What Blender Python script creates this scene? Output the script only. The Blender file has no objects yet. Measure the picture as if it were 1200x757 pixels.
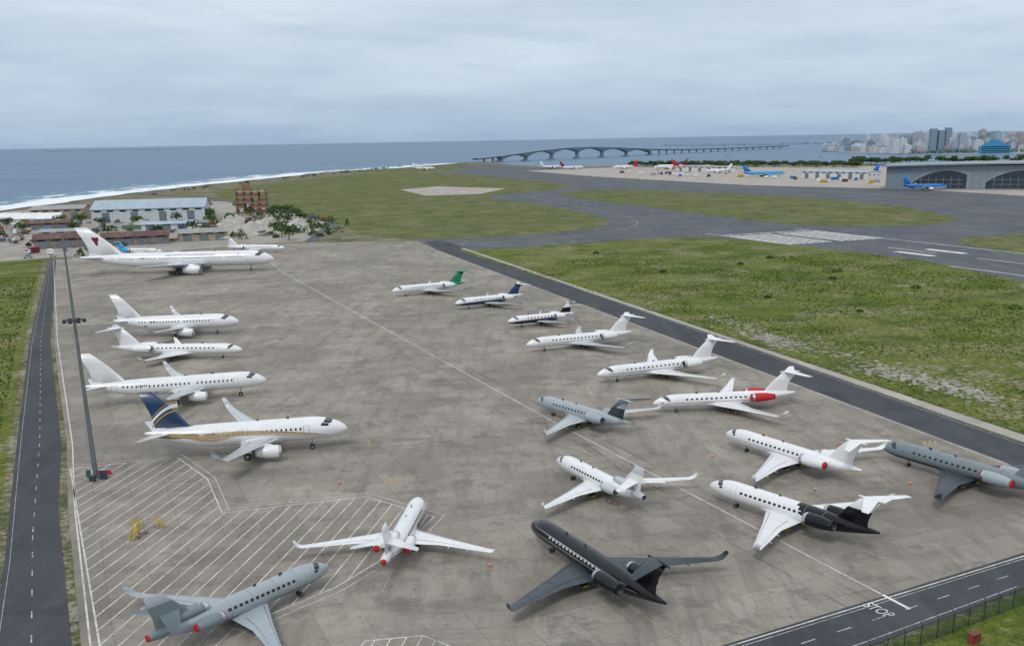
import bpy, bmesh, math, random
from mathutils import Vector, Matrix, noise
from mathutils.geometry import tessellate_polygon
random.seed(7)
sc=bpy.context.scene
R=math.radians
# ------------------------------------------------------------------ helpers
def link(o,parent=None):
    sc.collection.objects.link(o)
    if parent: o.parent=parent
    return o
def empty(name,loc=(0,0,0),rz=0):
    o=bpy.data.objects.new(name,None); o.location=loc; o.rotation_euler=(0,0,rz); o.empty_display_size=1
    return link(o)
def mesh(name,V,Fc,mats,parent=None,smooth=False,idx=None,loc=None,rz=None):
    me=bpy.data.meshes.new(name); me.from_pydata([tuple(v) for v in V],[],Fc)
    if not isinstance(mats,(list,tuple)): mats=[mats]
    for m in mats: me.materials.append(m)
    if idx: me.polygons.foreach_set('material_index',idx)
    if smooth: me.polygons.foreach_set('use_smooth',[True]*len(me.polygons))
    me.update()
    o=bpy.data.objects.new(name,me); link(o,parent)
    if loc: o.location=loc
    if rz is not None: o.rotation_euler=(0,0,rz)
    return o
class MB:
    """accumulates geometry with material slots"""
    def __init__(s): s.V=[];s.F=[];s.I=[]
    def add(s,V,Fc,i=0):
        b=len(s.V); s.V+= [tuple(v) for v in V]; s.F+=[tuple(b+k for k in f) for f in Fc]
        s.I+= (i if isinstance(i,list) else [i]*len(Fc))
    def box(s,c,d,i=0,rz=0,taper=1.0):
        cx,cy,cz=c; dx,dy,dz=[k/2 for k in d]; V=[]
        for z in (-1,1):
            t=taper if z>0 else 1
            for (x,y) in ((-1,-1),(1,-1),(1,1),(-1,1)):
                px,py=x*dx*t,y*dy*t
                V.append((cx+px*math.cos(rz)-py*math.sin(rz),cy+px*math.sin(rz)+py*math.cos(rz),cz+z*dz))
        s.add(V,[(3,2,1,0),(4,5,6,7),(0,1,5,4),(1,2,6,5),(2,3,7,6),(3,0,4,7)],i)
    def tube(s,a,b,r1,r2=None,i=0,n=8,cap=True):
        r2=r1 if r2 is None else r2
        a=Vector(a);b=Vector(b);d=(b-a).normalized()
        u=d.orthogonal().normalized(); w=d.cross(u); V=[]
        for p,r in ((a,r1),(b,r2)):
            for k in range(n):
                t=2*math.pi*k/n; V.append(p+u*math.cos(t)*r+w*math.sin(t)*r)
        Fc=[(k,(k+1)%n,n+(k+1)%n,n+k) for k in range(n)]
        if cap: Fc+= [tuple(range(n))[::-1],tuple(range(n,2*n))]
        s.add(V,Fc,i)
    def obj(s,name,mats,parent=None,smooth=False,**k):
        return mesh(name,s.V,s.F,mats,parent,smooth,s.I,**k)
# ------------------------------------------------------------------ materials
class NT:
    def __init__(s,m): s.t=m.node_tree; s.n=s.t.nodes; s.l=s.t.links
    def new(s,ty,**k):
        x=s.n.new(ty)
        for a,b in k.items(): setattr(x,a,b)
        return x
    def L(s,a,b): s.l.new(a,b)
    def noise(s,vec,scale,detail=4,rough=.55):
        x=s.new('ShaderNodeTexNoise'); x.inputs['Scale'].default_value=scale; x.inputs['Detail'].default_value=detail; x.inputs['Roughness'].default_value=rough
        if vec: s.L(vec,x.inputs['Vector'])
        return x.outputs['Fac']
    def ramp(s,fac,stops):
        x=s.new('ShaderNodeValToRGB'); e=x.color_ramp.elements
        while len(e)<len(stops): e.new(.5)
        for k,(p,c) in enumerate(stops):
            e[k].position=p; e[k].color=(c,c,c,1) if isinstance(c,(int,float)) else (*c,1)
        s.L(fac,x.inputs['Fac']); return x.outputs['Color']
    def mix(s,fac,a,b,mode='MIX'):
        x=s.new('ShaderNodeMix',data_type='RGBA',blend_type=mode)
        for sock,v in ((x.inputs[0],fac),(x.inputs[6],a),(x.inputs[7],b)):
            if isinstance(v,(int,float)): sock.default_value=v
            elif isinstance(v,tuple): sock.default_value=(*v,1)
            else: s.L(v,sock)
        return x.outputs[2]
    def map(s,vec,scale=(1,1,1),rz=0,loc=(0,0,0)):
        x=s.new('ShaderNodeMapping'); x.inputs['Scale'].default_value=scale; x.inputs['Rotation'].default_value=(0,0,rz); x.inputs['Location'].default_value=loc
        s.L(vec,x.inputs['Vector']); return x.outputs['Vector']
    def math(s,op,a,b=None):
        x=s.new('ShaderNodeMath',operation=op)
        for k,v in enumerate((a,b)):
            if v is None: continue
            if isinstance(v,(int,float)): x.inputs[k].default_value=v
            else: s.L(v,x.inputs[k])
        return x.outputs[0]
    def bump(s,h,st,dist,bsdf):
        x=s.new('ShaderNodeBump'); x.inputs['Strength'].default_value=st; x.inputs['Distance'].default_value=dist
        s.L(h,x.inputs['Height']); s.L(x.outputs['Normal'],bsdf.inputs['Normal'])
def newmat(name,rough=.8,metal=0,spec=.5):
    m=bpy.data.materials.new(name); m.use_nodes=True; t=NT(m)
    b=t.n['Principled BSDF']; b.inputs['Roughness'].default_value=rough; b.inputs['Metallic'].default_value=metal
    b.inputs['Specular IOR Level'].default_value=spec
    return m,t,b
def pos(t): return t.new('ShaderNodeNewGeometry').outputs['Position']
def oco(t): return t.new('ShaderNodeTexCoord').outputs['Object']
_c={}
def simple(name,col,rough=.6,metal=0,var=.12,scale=.6,spec=.4):
    if name in _c: return _c[name]
    m,t,b=newmat(name,rough,metal,spec)
    n=t.noise(oco(t),scale,5)
    c=t.mix(t.ramp(n,[(.35,0),(.65,1)]),tuple(k*(1-var) for k in col),tuple(min(1,k*(1+var)) for k in col))
    t.L(c,b.inputs['Base Color']); _c[name]=m; return m
def paint(name,col,rough=.28,coat=.35,spec=.5):
    if name in _c: return _c[name]
    m,t,b=newmat(name,rough,0,spec); b.inputs['Coat Weight'].default_value=coat; b.inputs['Coat Roughness'].default_value=.12
    v=oco(t)
    n=t.noise(t.map(v,(.25,1.2,1.2)),.9,6,.6)
    n2=t.noise(t.map(v,(4,.4,.4)),.8,3)
    c=t.mix(t.ramp(n,[(.40,0),(.75,.55)]),col,tuple(k*.74+(.01 if k>.05 else 0) for k in col))
    c=t.mix(t.ramp(n2,[(.55,0),(.75,.25)]),c,tuple(k*.7 for k in col))
    t.L(c,b.inputs['Base Color'])
    t.L(t.ramp(n,[(.3,rough*.8),(.8,rough*1.7)]),b.inputs['Roughness'])
    _c[name]=m; return m
WHITE=paint('aircraft_white_paint',(.80,.81,.82)); GREYW=paint('wing_grey_paint',(.60,.62,.64),.38)
BLACK=paint('black_paint',(.006,.007,.010),.18,.12,.3); DGREY=paint('dark_grey_paint',(.042,.054,.068),.32,.1,.35)
SILVER=paint('silver_grey_paint',(.34,.39,.42),.3); SLATE=paint('slate_paint',(.17,.215,.24),.3)
NAVY=paint('navy_paint',(.012,.045,.12)); GOLD=paint('gold_paint',(.42,.29,.12),.35); GREEN=paint('green_paint',(.01,.22,.10))
RED=simple('red_cover_fabric',(.48,.02,.03),.7); MAROON=paint('maroon_paint',(.16,.015,.04)); BLUE=paint('blue_paint',(.01,.16,.52)); SKYB=paint('skyblue_paint',(.05,.35,.7))
GLASS,_t,_b=newmat('dark_window_glass',.08); _b.inputs['Base Color'].default_value=(.012,.016,.022,1)
METAL=simple('polished_metal',(.55,.56,.58),.25,.9); RUBBER=simple('tyre_rubber',(.02,.02,.02),.8); STRUT=simple('gear_strut_metal',(.35,.36,.37),.4,.5)
FAN=simple('engine_intake_dark',(.02,.02,.025),.5); PGREY=paint('light_grey_paint',(.50,.53,.56))
# ---- ground materials
def m_concrete():
    m,t,b=newmat('apron_concrete',.88,0,.3); p=pos(t); v=t.map(p,rz=R(-23.5))
    br=t.new('ShaderNodeTexBrick',offset=0,squash=1); br.inputs['Scale'].default_value=1; br.inputs['Brick Width'].default_value=5.2; br.inputs['Row Height'].default_value=5.2
    br.inputs['Mortar Size'].default_value=.055; br.inputs['Mortar Smooth'].default_value=.6; br.inputs['Bias'].default_value=0
    br.inputs['Color1'].default_value=(.300,.272,.230,1); br.inputs['Color2'].default_value=(.370,.338,.290,1); br.inputs['Mortar'].default_value=(.20,.182,.155,1)
    nz=t.new('ShaderNodeTexNoise'); nz.inputs['Scale'].default_value=.5; nz.inputs['Detail'].default_value=3; t.L(p,nz.inputs['Vector'])
    ad=t.new('ShaderNodeVectorMath',operation='MULTIPLY_ADD'); ad.inputs[1].default_value=(.14,.14,0); t.L(nz.outputs['Color'],ad.inputs[0]); t.L(v,ad.inputs[2])
    t.L(ad.outputs[0],br.inputs['Vector']); c=br.outputs['Color']
    # resurfaced bays: larger rectangles of slightly different concrete
    b2=t.new('ShaderNodeTexBrick',offset=.37,squash=1); b2.inputs['Scale'].default_value=1; b2.inputs['Brick Width'].default_value=36.4; b2.inputs['Row Height'].default_value=15.6; b2.inputs['Mortar Size'].default_value=0
    b2.inputs['Color1'].default_value=(.80,.80,.81,1); b2.inputs['Color2'].default_value=(1.05,1.045,1.04,1); t.L(ad.outputs[0],b2.inputs['Vector'])
    c=t.mix(.75,c,t.mix(1.0,c,b2.outputs['Color'],'MULTIPLY'))
    big=t.noise(p,.022,6,.62); c=t.mix(t.ramp(big,[(.40,.0),(.60,.85)]),c,t.mix(1.0,c,(.76,.76,.77),'MULTIPLY'))
    lt=t.noise(t.map(p,loc=(90,40,0)),.05,7,.68); c=t.mix(t.ramp(lt,[(.50,0),(.66,.65)]),c,(.42,.385,.33))
    st=t.noise(t.map(p,(1.1,.14,1),rz=R(-23.5)),.35,6,.7); c=t.mix(t.ramp(st,[(.48,0),(.67,.62)]),c,(.18,.163,.14))
    st2=t.noise(t.map(p,(.12,1.0,1),rz=R(-23.5)),.3,5,.7); c=t.mix(t.ramp(st2,[(.54,0),(.71,.55)]),c,(.18,.163,.142))
    bl=t.noise(t.map(p,loc=(11,5,0)),.14,7,.72); c=t.mix(t.ramp(bl,[(.53,0),(.62,.6)]),c,(.16,.147,.128))
    sp=t.noise(p,.9,6,.7); c=t.mix(t.ramp(sp,[(.57,0),(.68,.6)]),c,(.13,.12,.105))
    fine=t.noise(p,6,4,.7); c=t.mix(.5,c,t.mix(1.0,c,t.ramp(fine,[(.3,.72),(.7,1.0)]),'MULTIPLY'))
    t.L(c,b.inputs['Base Color']); t.bump(fine,.3,.02,b); return m
def m_asphalt(name,c1,c2):
    m,t,b=newmat(name,.85,0,.3); p=pos(t)
    c=t.mix(t.ramp(t.noise(p,.03,6,.65),[(.35,0),(.65,1)]),c1,c2)
    c=t.mix(t.ramp(t.noise(t.map(p,(1,.08,1),rz=R(-23)),.25,5,.7),[(.5,0),(.75,.6)]),c,tuple(k*1.5 for k in c2))
    c=t.mix(t.ramp(t.noise(t.map(p,loc=(5,50,0)),.11,7,.7),[(.52,0),(.66,.5)]),c,tuple(k*.6 for k in c1))
    f=t.noise(p,3,5,.7); c=t.mix(.6,c,t.mix(1.0,c,t.ramp(f,[(.3,.6),(.7,1.0)]),'MULTIPLY'))
    t.L(c,b.inputs['Base Color']); t.bump(f,.25,.02,b); return m
def m_grass(name,dark,mid,yel,dirt,dirt_amt=.66):
    m,t,b=newmat(name,.95,0,.1); p=pos(t)
    n1=t.noise(p,.016,7,.68); n2=t.noise(t.map(p,loc=(40,9,0)),.07,8,.72); n3=t.noise(p,.7,6,.75); n4=t.noise(p,3.5,3,.7); n5=t.noise(t.map(p,loc=(400,90,0)),.035,7,.7)
    c=t.mix(t.ramp(n1,[(.42,0),(.56,1)]),mid,yel)
    c=t.mix(t.ramp(n2,[(.42,.9),(.54,0)]),c,dark)
    c=t.mix(t.ramp(n5,[(.49,0),(.60,.70)]),c,tuple(.6*a+.4*q for a,q in zip(yel,dirt)))
    c=t.mix(t.ramp(n3,[(.40,.7),(.58,0)]),c,tuple(k*.5 for k in dark))
    c=t.mix(t.ramp(n4,[(.45,0),(.7,.4)]),c,tuple(k*1.4 for k in yel))
    c=t.mix(t.ramp(t.mix(.5,t.noise(t.map(p,loc=(7,70,0)),.05,6,.7),n3),[(dirt_amt-.06,0),(dirt_amt,.8)]),c,dirt)
    t.L(c,b.inputs['Base Color']); t.bump(n3,.9,.35,b); return m
CONC=m_concrete()
ASPH=m_asphalt('road_asphalt',(.050,.056,.064),(.072,.079,.088)); RUN=m_asphalt('runway_asphalt',(.080,.092,.105),(.125,.138,.152))
GR=m_grass('grass_green',(.048,.086,.013),(.105,.158,.024),(.175,.200,.042),(.29,.26,.18),.585)
GR2=m_grass('grass_far',(.062,.094,.027),(.118,.152,.043),(.18,.19,.074),(.26,.23,.16),.59)
LANDM=m_grass('scrub_ground',(.06,.085,.03),(.13,.14,.06),(.22,.20,.12),(.32,.29,.23),.56)
BEIGE=m_asphalt('far_apron_concrete',(.38,.34,.305),(.46,.42,.375)); SAND=m_asphalt('compacted_sand',(.30,.28,.245),(.40,.375,.33))
KERB=m_asphalt('kerb_concrete',(.36,.34,.30),(.46,.44,.39)); ROCK=m_asphalt('seawall_rock',(.06,.06,.06),(.11,.105,.10))
def m_mark(name,col,thr=.63,base=(.25,.23,.20)):
    m,t,b=newmat(name,.7,0,.2); p=pos(t); n=t.noise(p,2.2,6,.75); n2=t.noise(p,.25,5,.7)
    c=t.mix(t.ramp(n,[(thr-.17,0),(thr+.03,.85)]),col,base); c=t.mix(t.ramp(n2,[(.45,0),(.65,.6)]),c,base); t.L(c,b.inputs['Base Color']); return m
WM=m_mark('white_marking_paint',(.70,.69,.66)); YM=m_mark('yellow_marking_paint',(.50,.34,.08),.58); RM=m_mark('red_marking_paint',(.30,.10,.075),.55); FM=m_mark('faded_marking_paint',(.52,.49,.42),.52)
RWM=m_mark('road_marking_paint',(.55,.56,.56),.6,(.10,.105,.11)); WMB=m_mark('bright_marking_paint',(.74,.74,.72),.85)
# worn rubber film: partly transparent where the rubber has weathered away
TYRE,t,b=newmat('tyre_rubber_marks',.85,0,.2); p=pos(t); b.inputs['Base Color'].default_value=(.09,.083,.075,1)
t.L(t.math('MULTIPLY',t.ramp(t.noise(p,.07,7,.75),[(.44,0),(.66,.36)]),t.ramp(t.noise(p,2.5,4,.7),[(.35,.3),(.6,1)])),b.inputs['Alpha'])
def m_sea(name,foam=False):
    m,t,b=newmat(name,.38,0,.22); p=pos(t)
    c=t.mix(t.ramp(t.noise(t.map(p,(1,2.5,1)),.0016,6,.6),[(.35,0),(.65,1)]),(.050,.125,.222),(.078,.168,.272))
    w1=t.noise(t.map(p,(1,1.6,1),rz=.5),.06,6,.65); w2=t.noise(p,.4,5,.7)
    if foam:
        at=t.new('ShaderNodeUVMap',uv_map='UVMap').outputs['UV']; sx=t.new('ShaderNodeSeparateXYZ'); t.L(at,sx.inputs[0]); d=sx.outputs['Y']
        n=t.noise(t.map(p,(1,.45,1)),.03,8,.72)
        k=t.math('ADD',n,t.ramp(d,[(0,.30),(.32,.25),(.44,.08),(.56,.14),(.70,.04),(1,0)]))
        f=t.ramp(k,[(.61,0),(.69,1)])
        c=t.mix(t.ramp(d,[(0,.95),(.95,0)]),c,(.12,.28,.33))
        c=t.mix(f,c,(.80,.83,.85)); t.L(t.ramp(f,[(0,.4),(1,.9)]),b.inputs['Roughness'])
    else:
        f=t.ramp(t.noise(t.map(p,(1,2.2,1)),.02,9,.75),[(.68,0),(.73,.7)]); c=t.mix(f,c,(.6,.65,.68))
    t.L(c,b.inputs['Base Color']); h=t.math('ADD',w1,t.math('MULTIPLY',w2,.25)); t.bump(h,.6,2.5,b); return m
SEA=m_sea('sea_water'); FOAM=m_sea('surf_water',True)
# ------------------------------------------------------------------ camera
H=51.0; FPX=1192.0; th=math.atan(350/FPX)
cd=bpy.data.cameras.new('camera'); cam=link(bpy.data.objects.new('camera',cd)); sc.camera=cam
cam.matrix_world=Matrix.Translation((0,0,H))@(Matrix.Rotation(math.pi/2-th,4,'X')@Matrix.Rotation(R(-1.03),4,'Z'))
cd.sensor_width=36; cd.lens=36*FPX/1200; cd.shift_y=135/1200; cd.clip_end=80000; cd.clip_start=.5
# ------------------------------------------------------------------ world + sun
w=bpy.data.worlds.new('World'); sc.world=w; w.use_nodes=True; t=NT(w); bg=t.n['Background']
sky=t.new('ShaderNodeTexSky',sky_type='NISHITA',sun_disc=False,sun_elevation=R(52),sun_rotation=R(200))
tc=t.new('ShaderNodeTexCoord').outputs['Generated']; sx=t.new('ShaderNodeSeparateXYZ'); t.L(tc,sx.inputs[0])
zr=t.ramp(sx.outputs['Z'],[(.0,(.35,.475,.63)),(.02,(.42,.54,.69)),(.055,(.53,.64,.77)),(.12,(.59,.685,.80)),(.5,(.76,.81,.87)),(1,(.84,.87,.91))])
cl=t.noise(t.map(tc,(2.2,2.2,12)),1.6,7,.56); cl2=t.noise(t.map(tc,(3,3,22),loc=(3,1,0)),2.1,7,.6)
c=t.mix(t.ramp(cl,[(.34,0),(.66,1)]),t.mix(1.0,zr,(.85,.885,.925),'MULTIPLY'),t.mix(1.0,zr,(1.13,1.10,1.06),'MULTIPLY'))
c=t.mix(t.ramp(cl2,[(.48,0),(.68,.75)]),c,t.mix(1.0,zr,(.85,.88,.92),'MULTIPLY'))
c10=t.mix(1.0,c,(10.4,10.4,10.4),'MULTIPLY')
c=t.mix(.94,sky.outputs['Color'],c10); t.L(c,bg.inputs['Color']); bg.inputs['Strength'].default_value=.1
sd=bpy.data.lights.new('sun','SUN'); sun=link(bpy.data.objects.new('sun',sd)); sd.energy=1.2; sd.angle=R(14); sd.color=(1,.96,.9)
az=R(200); el=R(52); dv=Vector((math.sin(az)*math.cos(el),math.cos(az)*math.cos(el),math.sin(el)))
sun.rotation_euler=dv.to_track_quat('Z','Y').to_euler()
sc.view_settings.view_transform='Standard'; sc.view_settings.look='None'; sc.view_settings.exposure=0
# ------------------------------------------------------------------ ground sheets
def chaikin(P,n=2):
    for _ in range(n):
        Q=[]
        for i in range(len(P)):
            a=P[i];b=P[(i+1)%len(P)]
            Q+=[(a[0]*.75+b[0]*.25,a[1]*.75+b[1]*.25),(a[0]*.25+b[0]*.75,a[1]*.25+b[1]*.75)]
        P=Q
    return P
def openchaikin(P,n=2):
    for _ in range(n): P=[P[0]]+[q for i in range(len(P)-1) for q in ((P[i][0]*.75+P[i+1][0]*.25,P[i][1]*.75+P[i+1][1]*.25),(P[i][0]*.25+P[i+1][0]*.75,P[i][1]*.25+P[i+1][1]*.75))]+[P[-1]]
    return P
def sheet(name,P,z,mat,thick=0,parent=None):
    tri=tessellate_polygon([[Vector((x,y,0)) for x,y in P]])
    area=sum(P[i][0]*P[(i+1)%len(P)][1]-P[(i+1)%len(P)][0]*P[i][1] for i in range(len(P)))
    V=[(x,y,z) for x,y in P]; F=[]
    for f in tri:
        a,b,c=[P[k] for k in f]
        F.append(f if (b[0]-a[0])*(c[1]-a[1])-(b[1]-a[1])*(c[0]-a[0])>0 else f[::-1])
    if thick:
        n=len(P); V+=[(x,y,z-thick) for x,y in P]
        for i in range(n):
            j=(i+1)%n; F.append((n+i,n+j,j,i) if area>0 else (i,j,n+j,n+i))
    return mesh(name,V,F,mat,parent)
def inside(P,x,y):
    r=False;j=len(P)-1
    for i in range(len(P)):
        if (P[i][1]>y)!=(P[j][1]>y) and x<(P[j][0]-P[i][0])*(y-P[i][1])/(P[j][1]-P[i][1])+P[i][0]: r=not r
        j=i
    return r
def ribbon(P,wid,off=0):
    L_=[];Rr=[]
    for i,p in enumerate(P):
        a=Vector(P[max(i-1,0)]);b=Vector(P[min(i+1,len(P)-1)]); d=(b-a).normalized(); n=Vector((-d.y,d.x))
        L_.append(Vector(p)+n*(off+wid/2)); Rr.append(Vector(p)+n*(off-wid/2))
    return L_,Rr
class Marks(MB):
    def line(s,P,wid,z,i=0,off=0):
        a,b=ribbon(P,wid,off); n=len(P)
        s.add([(q.x,q.y,z) for q in a]+[(q.x,q.y,z) for q in b],[(n+k,n+k+1,k+1,k) for k in range(n-1)],i)
    def dash(s,a,b,wid,z,on,offl,i=0):
        a=Vector(a);b=Vector(b);L=(b-a).length;d=(b-a)/L;x=0
        while x<L:
            e=min(x+on,L); s.line([a+d*x,a+d*e],wid,z,i); x+=on+offl
SZ=-1.3
S=60000
mesh('sea',[(-S,-3000,SZ),(S,-3000,SZ),(S,S,SZ),(-S,S,SZ)],[(0,1,2,3)],SEA)
coast=[(-440,-600),(-436,200),(-432,620),(-429,880),(-427,973),(-426,1176),(-396,1413),(-348,1684),(-329,1894),(-212,2101),(-140,2334),(-85,2520),(-60,2560),(-40,2500),(10,2200),(73,1990),(320,1930),(650,1800),(1000,1700),(2200,1500),(2200,-600)]
def jag(P,n,amp):
    Q=[]
    for i in range(len(P)-1):
        a=Vector(P[i]);b=Vector(P[i+1]);m=max(1,int((b-a).length/n))
        for k in range(m):
            p=a.lerp(b,k/m); o=noise.noise(Vector((p.x*.02,p.y*.02,0)))*amp; Q.append((p.x+o,p.y+o*.4))
    Q.append(P[-1]); return Q
cj=jag(coast[:18],25,9)+coast[18:]
sheet('ground',cj,0,LANDM,2.5)
wl=[p for p in cj if p[0]<-50 and p[1]>150 and p[1]<2560][:]
a,b=ribbon(wl,12,0); n=len(wl)
V=[];
for k in range(n):
    V+=[(a[k].x,a[k].y,-2.2),(wl[k][0]-1,wl[k][1],.35+.4*noise.noise(Vector(wl[k]+(0,))*.3)),(b[k].x,b[k].y,.02)]
F=[]
for k in range(n-1):
    F+=[(3*k,3*k+1,3*k+4,3*k+3),(3*k+1,3*k+2,3*k+5,3*k+4)]
mesh('seawall',V,[f[::-1] for f in F],ROCK)
def surf(path,wid):
    rows=6;V=[];F=[];uv=[]
    for k,p in enumerate(path):
        A=Vector(path[max(k-1,0)]);B=Vector(path[min(k+1,len(path)-1)]);d=(B-A).normalized();nn=Vector((-d.y,d.x))
        for r in range(rows+1):
            q=Vector(p)+nn*(wid*r/rows-2); V.append((q.x,q.y,SZ+.25-.2*r/rows)); uv.append((k/10,r/rows))
    c=rows+1
    for k in range(len(path)-1):
        for r in range(rows): F.append((k*c+r,(k+1)*c+r,(k+1)*c+r+1,k*c+r+1))
    o=mesh('surf',V,F,FOAM,smooth=True); l=o.data.uv_layers.new(name='UVMap')
    for lp in o.data.loops: l.data[lp.index].uv=uv[lp.vertex_index]
surf([p for p in cj if p[0]<-50 and 150<p[1]<2500],165)
# airfield
sheet('runway',[(-35,501),(-48,547),(-112,1000),(-125,1700),(-75,2250),(-50,2300),(60,1900),(400,1560),(900,1300),(900,200),(330,60),(200,60),(90,230)],.03,RUN)
grass1=chaikin([(-330,1119),(-332,1385),(-239,1794),(-120,1740),(-60,1640),(82,1186),(60,1110),(4,1041),(-27,959),(31,840),(61,708),(66,640),(46,596),(-16,557),(-77,562),(-109,681),(-184,846)],2)
isl2=chaikin([(42,985),(60,1040),(110,1080),(232,929),(286,765),(276,625),(247,590),(178,588),(141,673),(97,820)],2)
isl3=chaikin([(216,506),(245,524),(275,535),(330,420),(300,380),(240,400),(213,462)],2)
bigP=[(-24,494),(-18,500),(10,508),(55,533),(88,545),(105,540),(119,525),(145,481),(171,425),(181,357),(200,250),(215,150),(215,60),(121,60),(90.5,168),(59.5,262)]
sheet('grass_field',grass1,.08,GR2); sheet('grass_field',isl2,.08,GR2); sheet('grass_field',isl3,.08,GR2); sheet('grass_field',bigP,.07,GR)
sheet('far_shore_grass',chaikin([(-330,1890),(-212,2095),(-140,2325),(-100,2440),(-75,2300),(-90,1980),(-130,1790),(-240,1830)],1),.06,GR2)
sheet('pavement_patch',[(-118,1150),(-80,1215),(-2,1130),(-27,1025),(-79,1010)],.12,BEIGE)
sheet('far_apron',[(30,1760),(215,1880),(420,1760),(900,1500),(900,700),(500,700),(439,770),(372,985),(339,1010),(254,1110),(116,1451)],.10,BEIGE)
apron=[(-215,486),(-190,505),(-168,514),(-116,550),(-48,547),(-35,501),(80.2,151.2),(87,130.5),(64.1,118.4),(21.4,95.5),(-33,66),(-46.3,98),(-65.5,141),(-79.9,175.3),(-125.3,276.1)]
sheet('concrete_apron',apron,.04,CONC)
sheet('service_road',[(-35,501),(-44,545),(-34,548),(-22,511),(56,261.3),(86.8,164.8),(110,92),(120,60),(108,60),(87,130.5),(80.2,151.2)],.05,ASPH)
sheet('kerb',[(-23.5,505),(-22,507),(58.2,262),(89.6,168),(122.5,60),(120.4,60),(87.2,164.8),(56.4,261.3)],.16,KERB,.2)
sheet('stop_road',[(87,130.5),(64.1,118.4),(21.4,95.5),(-33,66),(-29,59),(36.8,94.9),(59,107.9),(96,128)],.06,ASPH)
lrL=[(-219,490),(-132.2,276.7),(-89.1,175.8),(-65.4,121),(-56.1,98.4),(-38,60)]; lrR=[(-31,60),(-47.3,98),(-66.5,140),(-80.9,175.3),(-126.3,276.1),(-213,484)]
sheet('perimeter_road',lrL+lrR,.05,ASPH)
sheet('grass_verge',[(-222,490),(-133.5,276.7),(-90.5,175.8),(-66.8,121),(-57.5,98.4),(-40,60),(-90,60),(-110,98),(-125,176),(-185,277),(-262,470)],.03,GR)
sheet('works_yard',jag([(-430,560),(-430,870),(-330,1000),(-230,960),(-190,850),(-120,690),(-110,560),(-168,520),(-222,495),(-262,475),(-360,430),(-430,560)],30,6),.02,SAND)
sheet('yard_road',[(-110,560),(-104,548),(-112,690),(-185,850),(-300,1060),(-420,1180),(-424,1165),(-306,1050),(-192,846),(-119,688)],.07,RUN)
# ------------------------------------------------------------------ painted markings
mk=Marks(); Z=.052
mk.line([(-95,426),(8,183.7),(42.2,107.2)],.24,.064,0)
mk.line([(-95,426),(-110,470),(-120,500)],.24,Z,0)
e=[(-213,481),(-124.3,276.1),(-78.9,175.3),(-64.5,141),(-45.3,98),(-33,70)]
mk.line(e,.22,Z,0); mk.dash((-122.8,275),(-64,142.5),.28,Z,1.6,2.2,2); mk.dash((-212,478),(-124,279),.28,Z,1.6,2.2,2)
mk.line([(-35.5,500),(79.4,151.5),(86.2,130.4),(64,117.6),(-32,66.5)],.20,.066,0)
hp=[(-73.2,160.5),(-57,165.6),(-48.6,153.8),(-42,138),(-22.2,144),(-11.2,135),(-14.3,124.4),(-21.4,111.8),(-31,101),(-36,80)]
mk.line(hp+[hp[0]],.22,Z,0)
hq=[(-74.1,161.8),(-56.6,167.1),(-47.6,154.5),(-41.4,139.4),(-22.0,145.6),(-9.8,135.5),(-13.2,123.8),(-20.4,111),(-30,100)]
mk.line(hq,.13,Z,0)
def hatch(P,ang,sp,wid,z,i=0):
    d=Vector((math.cos(R(ang)),math.sin(R(ang))));n=Vector((-d.y,d.x))
    os=[Vector(p).dot(n) for p in P]; o=min(os)+sp/2
    while o<max(os):
        xs=[]
        for k in range(len(P)):
            a=Vector(P[k]);b=Vector(P[(k+1)%len(P)]);fa=a.dot(n)-o;fb=b.dot(n)-o
            if fa*fb<0: xs.append((a+(b-a)*(fa/(fa-fb))).dot(d))
        xs.sort()
        for k in range(0,len(xs)-1,2): mk.line([n*o+d*xs[k],n*o+d*xs[k+1]],wid,z,i)
        o+=sp
hatch(hp,80,2.1,.17,Z+.004)
h2=[(-16,98),(-10,99),(-5,95),(-9,90),(-20,86)]; mk.line(h2+[h2[0]],.2,Z); hatch(h2,80,1.6,.15,Z+.004)
mk.dash((100,134),(-30,63),.16,.07,2,3.2,4); mk.line([(92,131.5),(62,115.9),(21,94),(-30,66.3)],.12,.068,4); mk.line([(58.6,108.6),(36.6,95.8),(-28,60.6)],.14,.07,4)
mk.line([(42.3,107.0),(44.0,103.2)],.42,.073,5)
LRc=[(-217,488),(-129,276.4),(-84.9,175.6),(-66,130.5),(-51.7,98.2),(-35,61)]
for k in range(5): mk.dash(LRc[k],LRc[k+1],.15,.07,2.0,4.5,4)
mk.line([(-218,489),(-131.5,276.7),(-88.4,175.8),(-64.7,121),(-55.4,98.4),(-37.5,60)],.08,.066,4)
mk.line([(-24,511),(55.3,261.2),(86.1,164.6),(109,92)],.14,.066,4)
for (x,y,hd,L) in ((-13,136,84,22),(2.5,126,117,30),(7.5,154,117,24),(28.8,140.6,127,30),(36.7,167,122,30),(60.3,158,120,30),(5.5,192,128,24)):
    d=Vector((math.cos(R(hd)),math.sin(R(hd)))); mk.line([Vector((x,y))+d*2,Vector((x,y))-d*(L+4)],.15,Z+.002,3)
for (x,y,hd,L) in ((-28,171,12,40),(-50,210,15,40),(-66,249,-4,38),(-76,284,6,40),(-95,431,4,80),(27,189,184,34),(18.6,214,202,34),(4,249,201,32)):
    d=Vector((math.cos(R(hd)),math.sin(R(hd)))); mk.line([Vector((x,y))+d*3,Vector((x,y))-d*L],.18,Z+.002,3)
    mk.line([Vector((x,y))+d*3+Vector((-d.y,d.x))*2,Vector((x,y))+d*3-Vector((-d.y,d.x))*2],.25,Z+.003,1)
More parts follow.
